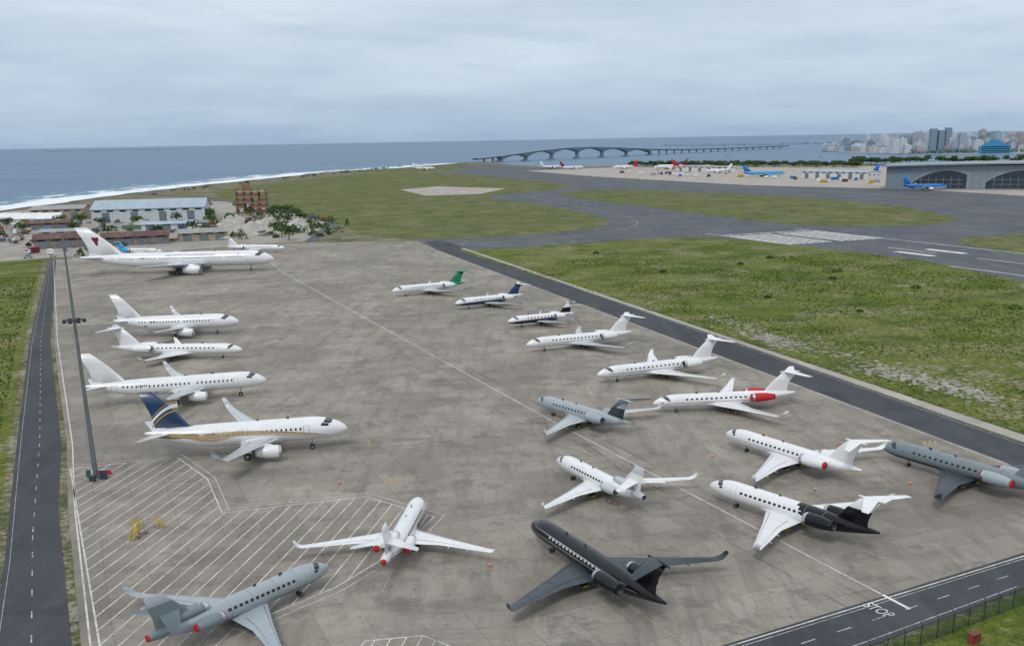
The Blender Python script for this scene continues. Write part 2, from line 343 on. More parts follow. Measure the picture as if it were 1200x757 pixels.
for (x,y) in ((43,172),(70,165),(-4,260),(-20,150),(52,150)):
    for j in range(3): mk.line([(x+j*.9,y),(x+j*.9+1.0,y+2.4)],.4,Z+.001,1)
mk.line([(-22,158),(-14,178),(-20,196)],.2,Z,3); mk.line([(-62,150),(-24,156)],.2,Z,3)
rd=Vector((.39,-.92)).normalized(); rn=Vector((rd.y,-rd.x))*-1
c0=Vector((152,531))
for j in range(-7,8):
    if j==0: continue
    q=c0+rn*(j*3.9); mk.line([q-rd*26,q+rd*26],1.9,.045,5)
for sgn in (-1,1):
    a=c0+rn*sgn*29+rd*30; mk.line([a-rd*75,a+rd*500],.9,.045,5)
    a=c0+rn*sgn*9+rd*75; mk.line([a,a+rd*22],4,.045,5)
mk.line([c0-rn*28-rd*31,c0+rn*28-rd*31],1.6,.045,5)
for k in range(7): q=c0+rd*(60+k*52); mk.line([q,q+rd*30],.9,.045,5)
for P in ([(-36,522),(10,545),(60,585),(85,640),(75,740),(30,900),(20,970),(60,1090),(110,1160),(240,1010),(320,800),(330,600)],[(-36,522),(60,560),(120,560),(152,531)],[(20,970),(-40,1300),(-90,1800)]):
    mk.line(openchaikin(P),.45,.05,1)
for P in (grass1,isl2):
    mk.line(P[::1]+[P[0]],.5,.046,0,off=-3.5)
mk.line([(116,1441),(254,1100),(339,1000),(372,975)],1.2,.13,0)
mk.line([(135,1300),(262,1020),(330,880)],.8,.046,0)
mk.obj('pavement_markings',[WM,YM,RM,FM,RWM,WMB])
# faint tyre tracks along the taxi line and into a few stands, plus runway touchdown rubber
tm=Marks(); cnt=[0]
def track(P,w_,gap):
    P=openchaikin([tuple(q) for q in P],2)
    for o in (-gap,gap): tm.line(P,w_,.056+.0004*(cnt[0]%12),0,off=o)
    cnt[0]+=1
track([(-100,440),(8,184),(44,104)],.6,2.4); track([(-104,436),(4,180),(40,102)],.4,1.7)
for (x,y,hd,L) in ((-28.6,170.7,12,33),(-66,249,-3,32),(-98,431,4,75)):
    d=Vector((math.cos(R(hd)),math.sin(R(hd)))); p0=Vector((x,y))-d*L*.5; p1=Vector((x,y))+d*14
    xc=8+(184-p1.y)*.4325; track([p0,p1,(xc-6,p1.y-2),(xc+10,p1.y-34)],.5,1.9)
for (x,y,hd,L) in ((27,188.7,187,28),(4,249,201,30),(-17,317,208,24)):
    d=Vector((math.cos(R(hd)),math.sin(R(hd)))); p0=Vector((x,y))-d*L*.5; p1=Vector((x,y))+d*8; xc=8+(184-p1.y)*.4325; track([p0,p1,(xc+5,p1.y-8),(xc+12,p1.y-32)],.35,1.3)
for k in range(9):
    q=c0+rd*(90+random.uniform(0,60))+rn*random.uniform(-8,8); tm.line([q,q+rd*random.uniform(60,130)],1.0,.0462+.0003*k,0)
tm.obj('tyre_marks',[TYRE])
tcv=bpy.data.curves.new('stop_text','FONT'); tcv.body='STOP'; tcv.size=1.9; tcv.align_x='LEFT'
to=bpy.data.objects.new('stop_text_tmp',tcv); link(to); bpy.context.view_layer.update()
dg=bpy.context.evaluated_depsgraph_get(); me=bpy.data.meshes.new_from_object(to.evaluated_get(dg)); bpy.data.objects.remove(to)
me.materials.clear(); me.materials.append(WMB); so=link(bpy.data.objects.new('stop_road_lettering',me))
so.location=(39.0,104.4,.074); so.rotation_euler=(0,0,math.atan2(-.88,.475)); so.scale=(.80,1.15,1)
# ------------------------------------------------------------------ aircraft
def loft(mb,secs,mats=0,n=12,mirror=False,cap=True):
    xs=[.5*(1-math.cos(math.pi*k/n)) for k in range(n+1)]
    def yt(x,t): return 5*t*(.2969*math.sqrt(max(x,0))-.126*x-.3516*x*x+.2843*x**3-.1015*x**4)
    for sg in ((1,-1) if mirror else (1,)):
        V=[];F=[];I=[]
        for (x,y,z,c,t_,ca) in secs:
            s_,c_=math.sin(R(ca)),math.cos(R(ca))
            loop=[(xx,yt(xx,t_)) for xx in xs]+[(xx,-yt(xx,t_)*.8) for xx in reversed(xs[1:-1])]
            for (xx,h) in loop: V.append((x-xx*c,sg*(y-h*c*s_),z+h*c*c_))
        m=2*n
        for i in range(len(secs)-1):
            for k in range(m):
                f=(i*m+k,i*m+(k+1)%m,(i+1)*m+(k+1)%m,(i+1)*m+k); F.append(f if sg>0 else f[::-1])
                I.append(mats[i] if isinstance(mats,list) else mats)
        if cap:
            F.append(tuple((len(secs)-1)*m+k for k in range(m))); I.append(mats[-1] if isinstance(mats,list) else mats)
        b=len(mb.V); mb.V+=V; mb.F+=[tuple(b+k for k in f) for f in F]; mb.I+=I
def revolve(mb,prof,cx,cy,cz,i,n=24,mats=None):
    V=[];F=[];I=[]
    for (x,r) in prof:
        for k in range(n):
            a=2*math.pi*k/n; V.append((cx+x,cy+r*math.sin(a),cz+r*math.cos(a)))
    for j in range(len(prof)-1):
        for k in range(n):
            F.append((j*n+k,(j+1)*n+k,(j+1)*n+(k+1)%n,j*n+(k+1)%n)); I.append(mats[j] if mats else i)
    b=len(mb.V); mb.V+=V; mb.F+=[tuple(b+k for k in f) for f in F]; mb.I+=I
def nacelle(mb,x,y,z,l,r,cowl,intake,exh):
    P=[(-.22*l,.0),(-.2*l,.70*r),(-.04*l,.76*r),(0,.84*r),(-.03*l,.91*r),(-.12*l,.97*r),(-.35*l,r),(-.62*l,.95*r),(-.88*l,.74*r),(-l,.62*r),(-.97*l,.58*r),(-.9*l,.45*r),(-.9*l,0)]
    revolve(mb,P,x,y,z,0,mats=[intake,intake,3,3,3,cowl,cowl,cowl,cowl,exh,exh,exh])
def coverdisc(mb,x,y,z,r,i,d):
    revolve(mb,[(d*.12,0),(d*.10,r*.8),(0,r),(-d*.25,r*1.02)][::(1 if d>0 else -1)],x,y,z,i)
def aircraft(name,nose,hdg,L,rad,span,kind='biz',fus=0,belly=None,rear=None,rear_x=.7,wing=None,fin=None,fin2=None,eng=None,covers=False,strip=None,zc=None,stab=None,nwin=None,extra=None,finh=None):
    """kind: biz (rear engines, T-tail), tri (three rear engines, mid tail), air (underwing engines, low tail)"""
    d=Vector((math.cos(R(hdg)),math.sin(R(hdg)))); c=Vector(nose)-d*L/2
    root=empty(name,(c.x,c.y,.05),R(hdg))
    wing=wing or GREYW; fin=fin or fus; fin2=fin2 or fin; eng=eng or fus; belly=belly or fus; rear=rear or fus; stab=stab or fin
    zc=zc or {'biz':rad+1.05,'tri':rad+1.05,'air':rad+1.75}[kind]
    hx=L/2
    nl=rad*(3.6 if kind!='air' else 3.0); tl=L*(.36 if kind!='air' else .34)
    def S(x):
        if x<nl:
            s=max(0,x/nl); return (rad*max(0,(1-(1-s)**2.0))**(.60),-.26*rad*(1-s)**1.8)
        if x>L-tl:
            s=min(1,(x-(L-tl))/tl); r=rad*(1-.90*s**1.55); return (r,(rad-r)*(.62 if kind=='air' else .55))
        return (rad,0)
    def P(x,ph,o=0):
        r,zo=S(x); return (hx-x,(r+o)*math.sin(ph),zc+zo+(r+o)*math.cos(ph))
    ns=44; xs=[nl*(k/12)**1.8 for k in range(12)]+[nl+(L-nl)*k/44 for k in range(45)]
    V=[];F=[];I=[]
    for x in xs:
        for k in range(ns): V.append(P(x,2*math.pi*k/ns))
    for i in range(len(xs)-1):
        for k in range(ns):
            F.append((i*ns+k,i*ns+(k+1)%ns,(i+1)*ns+(k+1)%ns,(i+1)*ns+k)); xm=(xs[i]+xs[i+1])/2; ph=abs(((k+.5)/ns*360+180)%360-180)
            I.append(2 if xm/L>rear_x+ (ph-90)*.0007 else (1 if ph>118 else 0))
    F.append(tuple((len(xs)-1)*ns+k for k in range(ns))); I.append(2)
    mesh('fuselage',V,F,[fus,belly,rear],root,True,I)
    mb=MB()
    def patch(x0,x1,a0,a1,i,o=.012,nx=1,na=4,both=True,skew=0):
        nx=max(nx,int((x1-x0)/.5))
        for sg in ((1,-1) if both else (1,)):
            V=[];F=[]
            for ix in range(nx+1):
                for ia in range(na+1):
                    u=ix/nx;v=ia/na
                    V.append(P(x0+(x1-x0)*u+skew*v,sg*R(a0+(a1-a0)*v),o))
            for ix in range(nx):
                for ia in range(na):
                    f=(ix*(na+1)+ia,ix*(na+1)+ia+1,(ix+1)*(na+1)+ia+1,(ix+1)*(na+1)+ia); F.append(f if sg>0 else f[::-1])
            mb.add(V,F,i)
    def oval(xc,ac,w_,h_,i,o=.014,both=True):
        r,_=S(xc)
        for sg in ((1,-1) if both else (1,)):
            V=[P(xc+w_/2*math.copysign(abs(math.cos(q))**.7,math.cos(q)),sg*(R(ac)+h_/2/r*math.copysign(abs(math.sin(q))**.7,math.sin(q))),o) for q in [2*math.pi*k/12 for k in range(12)]]
            f=tuple(range(12)); mb.add(V,[f if sg>0 else f[::-1]],i)
    def ribb(fn,x0,x1,wd,i,o=.018,n=40,both=True):
        for sg in ((1,-1) if both else (1,)):
            V=[];F=[]
            for k in range(n+1):
                x=x0+(x1-x0)*k/n; a=fn(k/n); r=max(S(x)[0],.2); hw=wd*(math.sin(math.pi*min(1,k/n*1.0))**.6*.85+.15)/2/r
                V+=[P(x,sg*(R(a)-hw),o),P(x,sg*(R(a)),o),P(x,sg*(R(a)+hw),o)]
            for k in range(n):
                for j in (0,1):
                    f=(3*k+j,3*k+j+1,3*k+4+j,3*k+3+j); F.append(f if sg>0 else f[::-1])
            mb.add(V,F,i)
    if kind=='air':
        w0=.40*nl; 
        patch(w0,w0+.20*nl,3,24,0,skew=.03*nl); patch(w0+.03*nl,w0+.24*nl,27,47,0,skew=.06*nl); patch(w0+.13*nl,w0+.34*nl,50,66,0,skew=.04*nl)
        n=nwin or int(L*.62/.85); x0=nl*1.35; x1=L-tl*.62
        for k in range(n):
            x=x0+(x1-x0)*k/(n-1)
            if k%11==9: continue
            oval(x,76,.34,.46,0)
        for xd in (nl*1.1,L-tl*.52): 
            for (aa,bb) in ((xd,xd+.05),(xd+.95,xd+1.0)): patch(aa,bb,62,108,1,o=.01)
            patch(xd,xd+1,61,62.5,1,o=.011)
    else:
        w0=.38*nl
        patch(w0,w0+.17*nl,3,30,0,skew=.05*nl); patch(w0+.06*nl,w0+.24*nl,33,58,0,skew=.05*nl); patch(w0+.17*nl,w0+.30*nl,61,75,0,skew=.03*nl)
        n=nwin or 13; x0=nl*1.42; x1=L*.63
        for k in range(n): oval(x0+(x1-x0)*k/(n-1),70,.50,.36,0 if fus is not BLACK else 5)
        xd=nl*1.02
        for (aa,bb) in ((xd,xd+.04),(xd+.86,xd+.9)): patch(aa,bb,48,118,1,o=.01)
    for q in (.24,.36,.5,.62,.72): patch(L*q,L*q+.025,0,178,1 if fus is BLACK else 5,o=.008,na=24)
    if strip: 
        patch(nl*.5,L*.9,97,101,2,o=.012,nx=40)
    if extra=='swirl':
        for k,(o1,wd) in enumerate(((0,.34),(9,.2),(-9,.14))):
            ribb(lambda u,o1=o1:118+o1-50*math.sin(u*2.6)*(1-.25*u),L*.10+k*.6,L*.97,wd,3)
            ribb(lambda u,o1=o1:62-o1+40*u+25*math.sin(u*5),L*.52,L*.95,wd*.8,3)
        ribb(lambda u:70+35*u,L*.74,L*.97,.8,4,o=.015)
    if extra=='text':
        x=L*.30
        while x<L*.55:
            wq=random.choice((.5,.7,.35)); patch(x,x+wq,48,57,1,o=.013); x+=wq+.28
        patch(nl*1.5,nl*1.5+.4,46,58,3,o=.013)
    if extra=='pin':
        ribb(lambda u:62+3*u,nl*.6,L*.8,.09,2); ribb(lambda u:92-6*u,nl*.55,L*.86,.07,2)
    if extra=='navy':
        ribb(lambda u:112-20*u,nl*.35,L*.92,.6,4); ribb(lambda u:102-18*u,nl*.4,L*.94,.14,3)
    x=L*.66
    for k in range(5):
        patch(x,x+.24,66,76,1 if fus is not BLACK else 2,o=.016); x+=.38
    mb.box((hx-L*.3,0,zc+rad+.15),(.5,.05,.3),1); mb.box((hx-L*.45,0,zc+rad+.12),(.4,.05,.26),1)
    strc=strip if strip else PGREY
    mb.obj('windows_and_markings',[GLASS,DGREY,strc,GOLD if extra in('swirl','tailband') else MAROON,NAVY,PGREY if (fus is WHITE or fus is BLACK) else DGREY],root)
    # ---- wings
    hs=span/2; wb=MB()
    if kind=='air':
        wx=hx-L*.33; rc=L*.19 if L<50 else L*.20; sw=math.tan(R(27 if L<50 else 33)); zr=zc-.62*rad
        z=lambda y:zr+y*math.tan(R(4.6))
        ky=hs*.36; kc=rc*.58; tcd=rc*.24; rx=wx
        sec=[(rx+.3*rad,rad*.3,zr,rc*1.18,.13,0),(rx-rad*sw*.6,rad*.95,z(rad*.9),rc,.125,0),(rx-ky*sw,ky,z(ky),kc,.11,0),(rx-hs*.95*sw,hs*.95,z(hs*.95),tcd,.10,0)]
        if L<50: sec+=[(rx-hs*.95*sw-.5,hs*.985,z(hs*.95)+.35,tcd*.85,.10,50),(rx-hs*.95*sw-1.2,hs*1.01,z(hs)+1.1,tcd*.66,.09,80),(rx-hs*.95*sw-1.9,hs*1.02,z(hs)+2.1,tcd*.42,.09,80)]
        else: sec+=[(rx-hs*sw*1.05,hs*1.0,z(hs),tcd*.35,.1,0)]
        loft(wb,sec,0,mirror=True)
        for f in (.3,.48,.66):
            y=hs*f; cc=kc+(tcd-kc)*max(0,(f-.36)/.6)
            for sg in (1,-1): wb.tube((rx-y*sw-cc*.55,sg*y,z(y)-.22),(rx-y*sw-cc*1.12,sg*y,z(y)-.30),.20,.05,0)
        V=[];F=[];nn=20;m=16
        for i in range(m+1):
            u=i/m; x=wx+rc*.35-u*rc*1.9; g=math.sin(math.pi*u)**.55
            for k in range(nn): a=2*math.pi*k/nn; V.append((x,rad*1.06*g*math.sin(a),zc-rad*.55+rad*.62*g*math.cos(a)))
        for i in range(m):
            for k in range(nn): F.append((i*nn+k,i*nn+(k+1)%nn,(i+1)*nn+(k+1)%nn,(i+1)*nn+k))
        wb.add(V,F,1)
        er=rad*.62 if L>50 else rad*.56; ey=hs*.33 if L>50 else hs*.335; el=er*3.9; ex=rx-ey*sw+el*.62; ez=z(ey)-er*1.12
        eb=MB()
        for sg in (1,-1):
            nacelle(eb,ex,sg*ey,ez,el,er,0,1,2)
            revolve(eb,[(.0,0),(-.35*er,.25*er),(-.9*er,.28*er)],ex-.5*er,sg*ey,ez,3,n=12)
            loft(eb,[(ex-el*.18,sg*ey,ez+er*.8,el*.95,.07,90),(ex-el*.40,sg*ey,z(ey)+.1,el*.85,.07,90)],0)
            if covers: coverdisc(eb,ex+.01,sg*ey,ez,er*.84,1,er)
        eb.obj('engines',[eng,RED if covers else FAN,DGREY,METAL],root,True)
        hz=zc+rad*.45; tx=hx-L*.865; ts=hs*.37; tw=math.tan(R(33))
        loft(wb,[(tx,rad*.2,hz,L*.095,.1,0),(tx-ts*tw,ts,hz+ts*.1,L*.035,.09,0)],2,mirror=True)
    else:
        wx=hx-L*(.385 if kind=='biz' else .40); rc=L*.20; sw=math.tan(R(32)); zr=zc-.74*rad; dz=math.tan(R(2.2))
        z=lambda y:zr+y*dz
        ky=hs*.40; kc=rc*.56; tcd=rc*.23; rx=wx
        sec=[(rx+.5*rad,rad*.2,zr,rc*1.25,.12,0),(rx-rad*sw*.7,rad*.98,z(rad*.9),rc,.115,0),(rx-ky*sw,ky,z(ky),kc,.105,0),(rx-hs*.94*sw,hs*.94,z(hs*.94),tcd,.10,0),
             (rx-hs*.94*sw-.40,hs*.972,z(hs*.94)+.2,tcd*.85,.10,45),(rx-hs*.94*sw-.85,hs*.99,z(hs)+.6,tcd*.68,.09,76),(rx-hs*.94*sw-1.4,hs*1.0,z(hs)+1.2,tcd*.45,.08,78)]
        loft(wb,sec,0,mirror=True)
        for f in (.3,.5,.7):
            y=hs*f; cc=kc+(tcd-kc)*max(0,(f-.4)/.55)
            for sg in (1,-1): wb.tube((rx-y*sw-cc*.6,sg*y,z(y)-.12),(rx-y*sw-cc*1.10,sg*y,z(y)-.16),.12,.04,0)
        V=[];F=[];nn=20;m=16
        for i in range(m+1):
            u=i/m; x=wx+rc*.55-u*rc*2.0; g=math.sin(math.pi*u)**.55
            for k in range(nn): a=2*math.pi*k/nn; V.append((x,rad*1.05*g*math.sin(a),zc-rad*.55+rad*.58*g*math.cos(a)))
        for i in range(m):
            for k in range(nn): F.append((i*nn+k,i*nn+(k+1)%nn,(i+1)*nn+(k+1)%nn,(i+1)*nn+k))
        wb.add(V,F,1)
        eb=MB(); er=rad*.66 if kind=='biz' else rad*.54; el=L*.16 if kind=='biz' else L*.14; ex=hx-L*(.66 if kind=='biz' else .69)
        r_,zo=S(L*.75); ey=r_+er*1.22; ez=zc+zo+rad*.28
        for sg in (1,-1):
            nacelle(eb,ex,sg*ey,ez,el,er,0,1,2)
            loft(eb,[(ex-el*.25,sg*(r_*.6),ez-.05,el*.62,.14,0),(ex-el*.25,sg*(ey-er*.8),ez,el*.60,.14,0)],0)
            if covers:
                coverdisc(eb,ex+.02,sg*ey,ez,er*.88,1,er)
                revolve(eb,[(.12*er,er*.66),(-.02,er*.66),(-.1*er,er*.6),(-.14*er,0)],ex-el,sg*ey,ez,1)
        if kind=='tri':
            r2,z2=S(L*.76)
            nacelle(eb,hx-L*.71,0,zc+z2+r2*1.15,L*.2,rad*.46,0,1,0)
            rt,zt=S(L*.985); nacelle(eb,hx-L*.90,0,zc+zt+.02,L*.115,rad*.47,0,0,2)
            if covers: revolve(eb,[(.05,.32*rad),(-.08,.30*rad),(-.1,0)],hx-L*1.013,0,zc+zt+.02,1)
        eb.obj('engines',[eng,RED if covers else FAN,DGREY if not covers else RED,METAL],root,True)
    # control-surface gaps: thin dark strips a few mm proud of the upper wing skin
    def up(y,cf):
        i=0
        while i<2 and y>sec[i+2][1]: i+=1
        a,b=sec[i+1],sec[i+2]; u=(y-a[1])/(b[1]-a[1]); ch=a[3]+(b[3]-a[3])*u; xl=a[0]+(b[0]-a[0])*u; zz=a[2]+(b[2]-a[2])*u; tt=a[4]
        h=5*tt*(.2969*math.sqrt(cf)-.126*cf-.3516*cf*cf+.2843*cf**3-.1015*cf**4)*ch
        return xl-cf*ch,zz+h+.012
    for sg in (1,-1):
        for (f0_,f1_,cf) in ((.16,.62,.73),(.64,.9,.75),(.12,.9,.13)):
            V=[];F=[]
            for k in range(9):
                y=hs*(f0_+(f1_-f0_)*k/8)
                if y<sec[1][1]: y=sec[1][1]+.01*k
                if y>sec[3][1]: y=sec[3][1]-.05
                x1_,z1_=up(y,cf); x2_,z2_=up(y,cf+.035/2); V+=[(x1_,sg*y,z1_),(x2_,sg*y,z2_)]
            for k in range(8): F.append((2*k,2*k+1,2*k+3,2*k+2) if sg<0 else (2*k,2*k+2,2*k+3,2*k+1))
            wb.add(V,F,8)
    if kind=='biz':
        fr,fz=S(L*.84); f0=hx-L*.775; ft=hx-L*.90; zt=zc+rad+L*.120; zb=zc+fz*.4
        loft(wb,[(f0+L*.03,0,zb,L*.19,.09,90),(f0-L*.02,0,zb+(zt-zb)*.38,L*.145,.09,90),(f0-L*.055,0,zb+(zt-zb)*.62,L*.125,.09,90),(ft,0,zt,L*.098,.09,90)],[3,3,4],cap=True)
        ts=L*.165; tw=math.tan(R(33))
        revolve(wb,[(.6,.0),(.2,.14),(-L*.09,.2),(-L*.125,.05)],ft+.1,0,zt+.02,4,n=10)
        loft(wb,[(ft-.1,.03,zt+.05,L*.080,.1,0),(ft-ts*tw,ts,zt-.05,L*.036,.09,0)],2,mirror=True)
    elif kind=='tri':
        f0=hx-L*.76; ft=hx-L*.925; zt=zc+rad+L*.15; zb=zc+rad*.5
        zm=zb+(zt-zb)*.42
        loft(wb,[(f0,0,zb,L*.21,.1,90),(f0-L*.065,0,zm,L*.155,.09,90),(f0-L*.12,0,zb+(zt-zb)*.72,L*.12,.085,90),(ft,0,zt,L*.085,.08,90)],[3,3,4],cap=True)
        ts=L*.17; tw=math.tan(R(33)); tx=f0-L*.09
        loft(wb,[(tx,.05,zm,L*.10,.1,0),(tx-ts*tw,ts,zm-ts*.09,L*.042,.09,0)],2,mirror=True)
    else:
        f0=hx-L*.80; zt=zc+rad+L*(finh or (.185 if L<50 else .135)); zb=zc+rad*.55; ft=hx-L*.945
        loft(wb,[(f0+L*.07,0,zc+rad*.9,L*.02,.05,90),(f0+L*.02,0,zc+rad*.97,L*.17,.08,90),(f0-L*.03,0,zb+(zt-zb)*.42,L*.13,.09,90),(f0-L*.075,0,zb+(zt-zb)*.66,L*.105,.09,90),(ft,0,zt,L*.065,.09,90)],[3,3,3,4])
        if extra=='swirl':
            for sg in (1,-1):
                for (h0,wd,i) in ((.50,.30,5),(.60,.55,6),(.72,.18,5)):
                    V=[];F=[]
                    for k in range(13):
                        u=k/12; zz=zb+(zt-zb)*(h0-.38*u*u); x=f0-L*.03-L*.13*u*1.02; V+=[(x,sg*(.30-.17*abs(u-.3)),zz),(x,sg*(.30-.17*abs(u-.3)),zz+wd)]
                    for k in range(12): F.append((2*k,2*k+1,2*k+3,2*k+2) if sg<0 else (2*k,2*k+2,2*k+3,2*k+1))
                    wb.add(V,F,i)
        if extra=='text':
            for sg in (1,-1):
                q=[];nn=14
                cx,cz=f0-L*.108,zb+(zt-zb)*.56
                for k in range(nn): a=2*math.pi*k/nn; rr=L*.019*(1+.35*math.sin(3*a)); q.append((cx+rr*math.cos(a)*.8-.2*rr*math.sin(a),sg*.46,cz+rr*1.1*math.sin(a)))
                wb.add(q,[tuple(range(nn))[::(-1 if sg<0 else 1)][::-1]],7)
    wb.obj('wings_and_tail',[wing,belly,stab,fin,fin2,GOLD,WHITE,MAROON,DGREY if wing is not DGREY else FAN],root,True)
    # ---- landing gear
    gb=MB(); wr=.38 if kind!='air' else (.6 if L<50 else .68); gy=rad*1.25 if kind!='air' else rad*1.9
    def wheel(x,y,r,wd):
        gb.tube((x,y-wd/2,r),(x,y+wd/2,r),r,r,0,16); gb.tube((x,y-wd/2-.01,r),(x,y+wd/2+.01,r),r*.5,r*.5,1,10)
    nx=hx-nl*1.05; gb.tube((nx,0,wr*.7),(nx+.15,0,zc-rad*.8),.09 if L<50 else .2,.11 if L<50 else .25,1)
    for sg in (1,-1): wheel(nx,sg*.25*(1 if L<50 else 1.6),wr*.72,.2)
    mx=hx-L*(.53 if kind!='air' else .51)
    for sg in (1,-1):
        gb.tube((mx,sg*gy,wr),(mx+.1,sg*gy*.95,zc-rad*.62),.12 if L<50 else .28,.14 if L<50 else .3,1)
        axles=(0,) if L<50 else (-1.5,0,1.5)
        for ax in axles:
            for o in (-.32,.32): wheel(mx+ax,sg*gy+o*(1 if L<50 else 2),wr,.28 if L<50 else .5)
        gb.box((mx+.2,sg*(gy+.1),wr*2+.25),(wr*2,.05,.7),2)
        for cxx in (-1,1): gb.box((mx+cxx*(wr+.18),sg*gy,.1),(.22,.9,.2),3,taper=.5)
    gb.obj('landing_gear',[RUBBER,STRUT,WHITE,simple('chock_yellow',(.6,.4,.03),.7)],root)
    return root
bz='business_jet'; al='passenger_airliner'
aircraft(al,(-98.5,431),4,79,3.1,61,'air',fus=WHITE,wing=PGREY,fin=WHITE,extra='text',zc=5.4,nwin=62)
aircraft(al,(-76,283.5),7,33.8,1.98,34,'air',fus=WHITE,belly=WHITE,wing=PGREY,fin=WHITE)
aircraft(bz,(-66.5,248.7),-3,33,1.35,24,'biz',fus=WHITE,wing=WHITE,fin=WHITE,nwin=14)
aircraft(al,(-51.7,210.2),15,36,1.75,29,'air',fus=WHITE,wing=PGREY,fin=WHITE,zc=3.5,finh=.165)
aircraft(al,(-28.6,170.7),12,33.5,1.98,34.5,'air',fus=WHITE,wing=PGREY,fin=NAVY,fin2=NAVY,stab=WHITE,extra='swirl',eng=WHITE,belly=WHITE)
tj='trijet_business_jet'
aircraft(tj,(-13,136.6),84,24.2,1.25,25.6,'tri',fus=WHITE,wing=WHITE,fin=WHITE,covers=True,nwin=12)
aircraft(tj,(-22.4,113.4),52.5,24.4,1.25,26.0,'tri',fus=SILVER,belly=SLATE,wing=SILVER,fin=SLATE,fin2=SILVER,eng=SLATE,covers=True,nwin=13)
aircraft(bz,(2.5,126),117,30,1.38,29.5,'biz',fus=BLACK,wing=DGREY,fin=BLACK,eng=BLACK,extra='pin',nwin=15,stab=DGREY)
aircraft(tj,(7.2,154.3),117.5,23.5,1.25,26.5,'tri',fus=WHITE,wing=WHITE,fin=WHITE,fin2=PGREY,eng=PGREY,nwin=12)
aircraft(bz,(5.0,192.3),127,26,1.3,28.5,'biz',fus=SILVER,wing=PGREY,fin=DGREY,fin2=PGREY,eng=SILVER,nwin=12)
aircraft(bz,(28.8,140.6),127,28,1.35,28.5,'biz',fus=WHITE,rear=BLACK,rear_x=.62,wing=WHITE,fin=BLACK,fin2=WHITE,eng=BLACK,stab=WHITE,nwin=14)
aircraft(bz,(36.7,167.2),122,28.5,1.3,29.5,'biz',fus=WHITE,wing=WHITE,fin=WHITE,covers=True,strip=SILVER)
aircraft(bz,(60.3,158.1),121,29.5,1.35,29,'biz',fus=SLATE,belly=DGREY,wing=DGREY,fin=SLATE,fin2=DGREY,eng=SILVER,covers=True)
aircraft(bz,(27.1,188.7),187,28.5,1.25,28.5,'biz',fus=WHITE,wing=WHITE,fin=WHITE,covers=True,eng=RED,strip=RED)
aircraft(bz,(18.6,213.9),202,30.5,1.3,30,'biz',fus=WHITE,wing=WHITE,fin=WHITE,strip=DGREY)
aircraft(bz,(4,248.7),201,29.5,1.3,28.5,'biz',fus=WHITE,wing=PGREY,fin=WHITE,strip=GOLD)
aircraft(bz,(-.6,282.9),204,21,1.15,20,'biz',fus=WHITE,belly=BLACK,wing=PGREY,fin=BLACK,fin2=WHITE,eng=WHITE,extra='navy',nwin=8)
aircraft(bz,(-17,317),208,24,1.25,24,'biz',fus=WHITE,belly=NAVY,wing=PGREY,fin=NAVY,stab=WHITE,extra='navy',nwin=10)
aircraft(bz,(-40,347),207,27.5,1.3,27,'biz',fus=WHITE,wing=PGREY,fin=GREEN,eng=WHITE,strip=GREEN,rear=GREEN,rear_x=.86)
aircraft(bz,(-109,502),-6,30,1.35,26,'biz',fus=WHITE,wing=PGREY,fin=WHITE)
aircraft(bz,(-167,497),-10,24,1.25,22,'biz',fus=WHITE,wing=PGREY,fin=SKYB,eng=SKYB,rear=SKYB,rear_x=.75)
aircraft(al,(175,1745),200,48,2.2,38,'air',fus=WHITE,fin=RED,rear=RED,rear_x=.8)
aircraft(al,(236,1690),196,60,2.8,54,'air',fus=WHITE,fin=MAROON,rear=MAROON,rear_x=.85)
aircraft(al,(318,1620),8,68,3.0,60,'air',fus=WHITE,fin=RED)
aircraft(al,(95,1850),20,40,2,34,'air',fus=WHITE,fin=WHITE)
aircraft(al,(130,1790),20,44,2,36,'air',fus=WHITE,fin=MAROON)
aircraft(al,(352,1330),5,56,2.6,48,'air',fus=SKYB,fin=BLUE,belly=WHITE)
aircraft(al,(420,1310),172,44,2.1,36,'air',fus=WHITE,fin=BLUE)
aircraft(al,(280,1480),186,38,2,34,'air',fus=WHITE,fin=WHITE)
aircraft(al,(428,1000),-8,42,2.1,36,'air',fus=BLUE,fin=BLUE,belly=WHITE,rear=BLUE,rear_x=.7,eng=WHITE) if False else aircraft(al,(398,945),-8,40,2.1,36,'air',fus=BLUE,fin=BLUE,belly=WHITE,rear=BLUE,rear_x=.7,eng=WHITE)
aircraft(al,(-130,1900),10,40,2,36,'air',fus=WHITE,fin=WHITE)
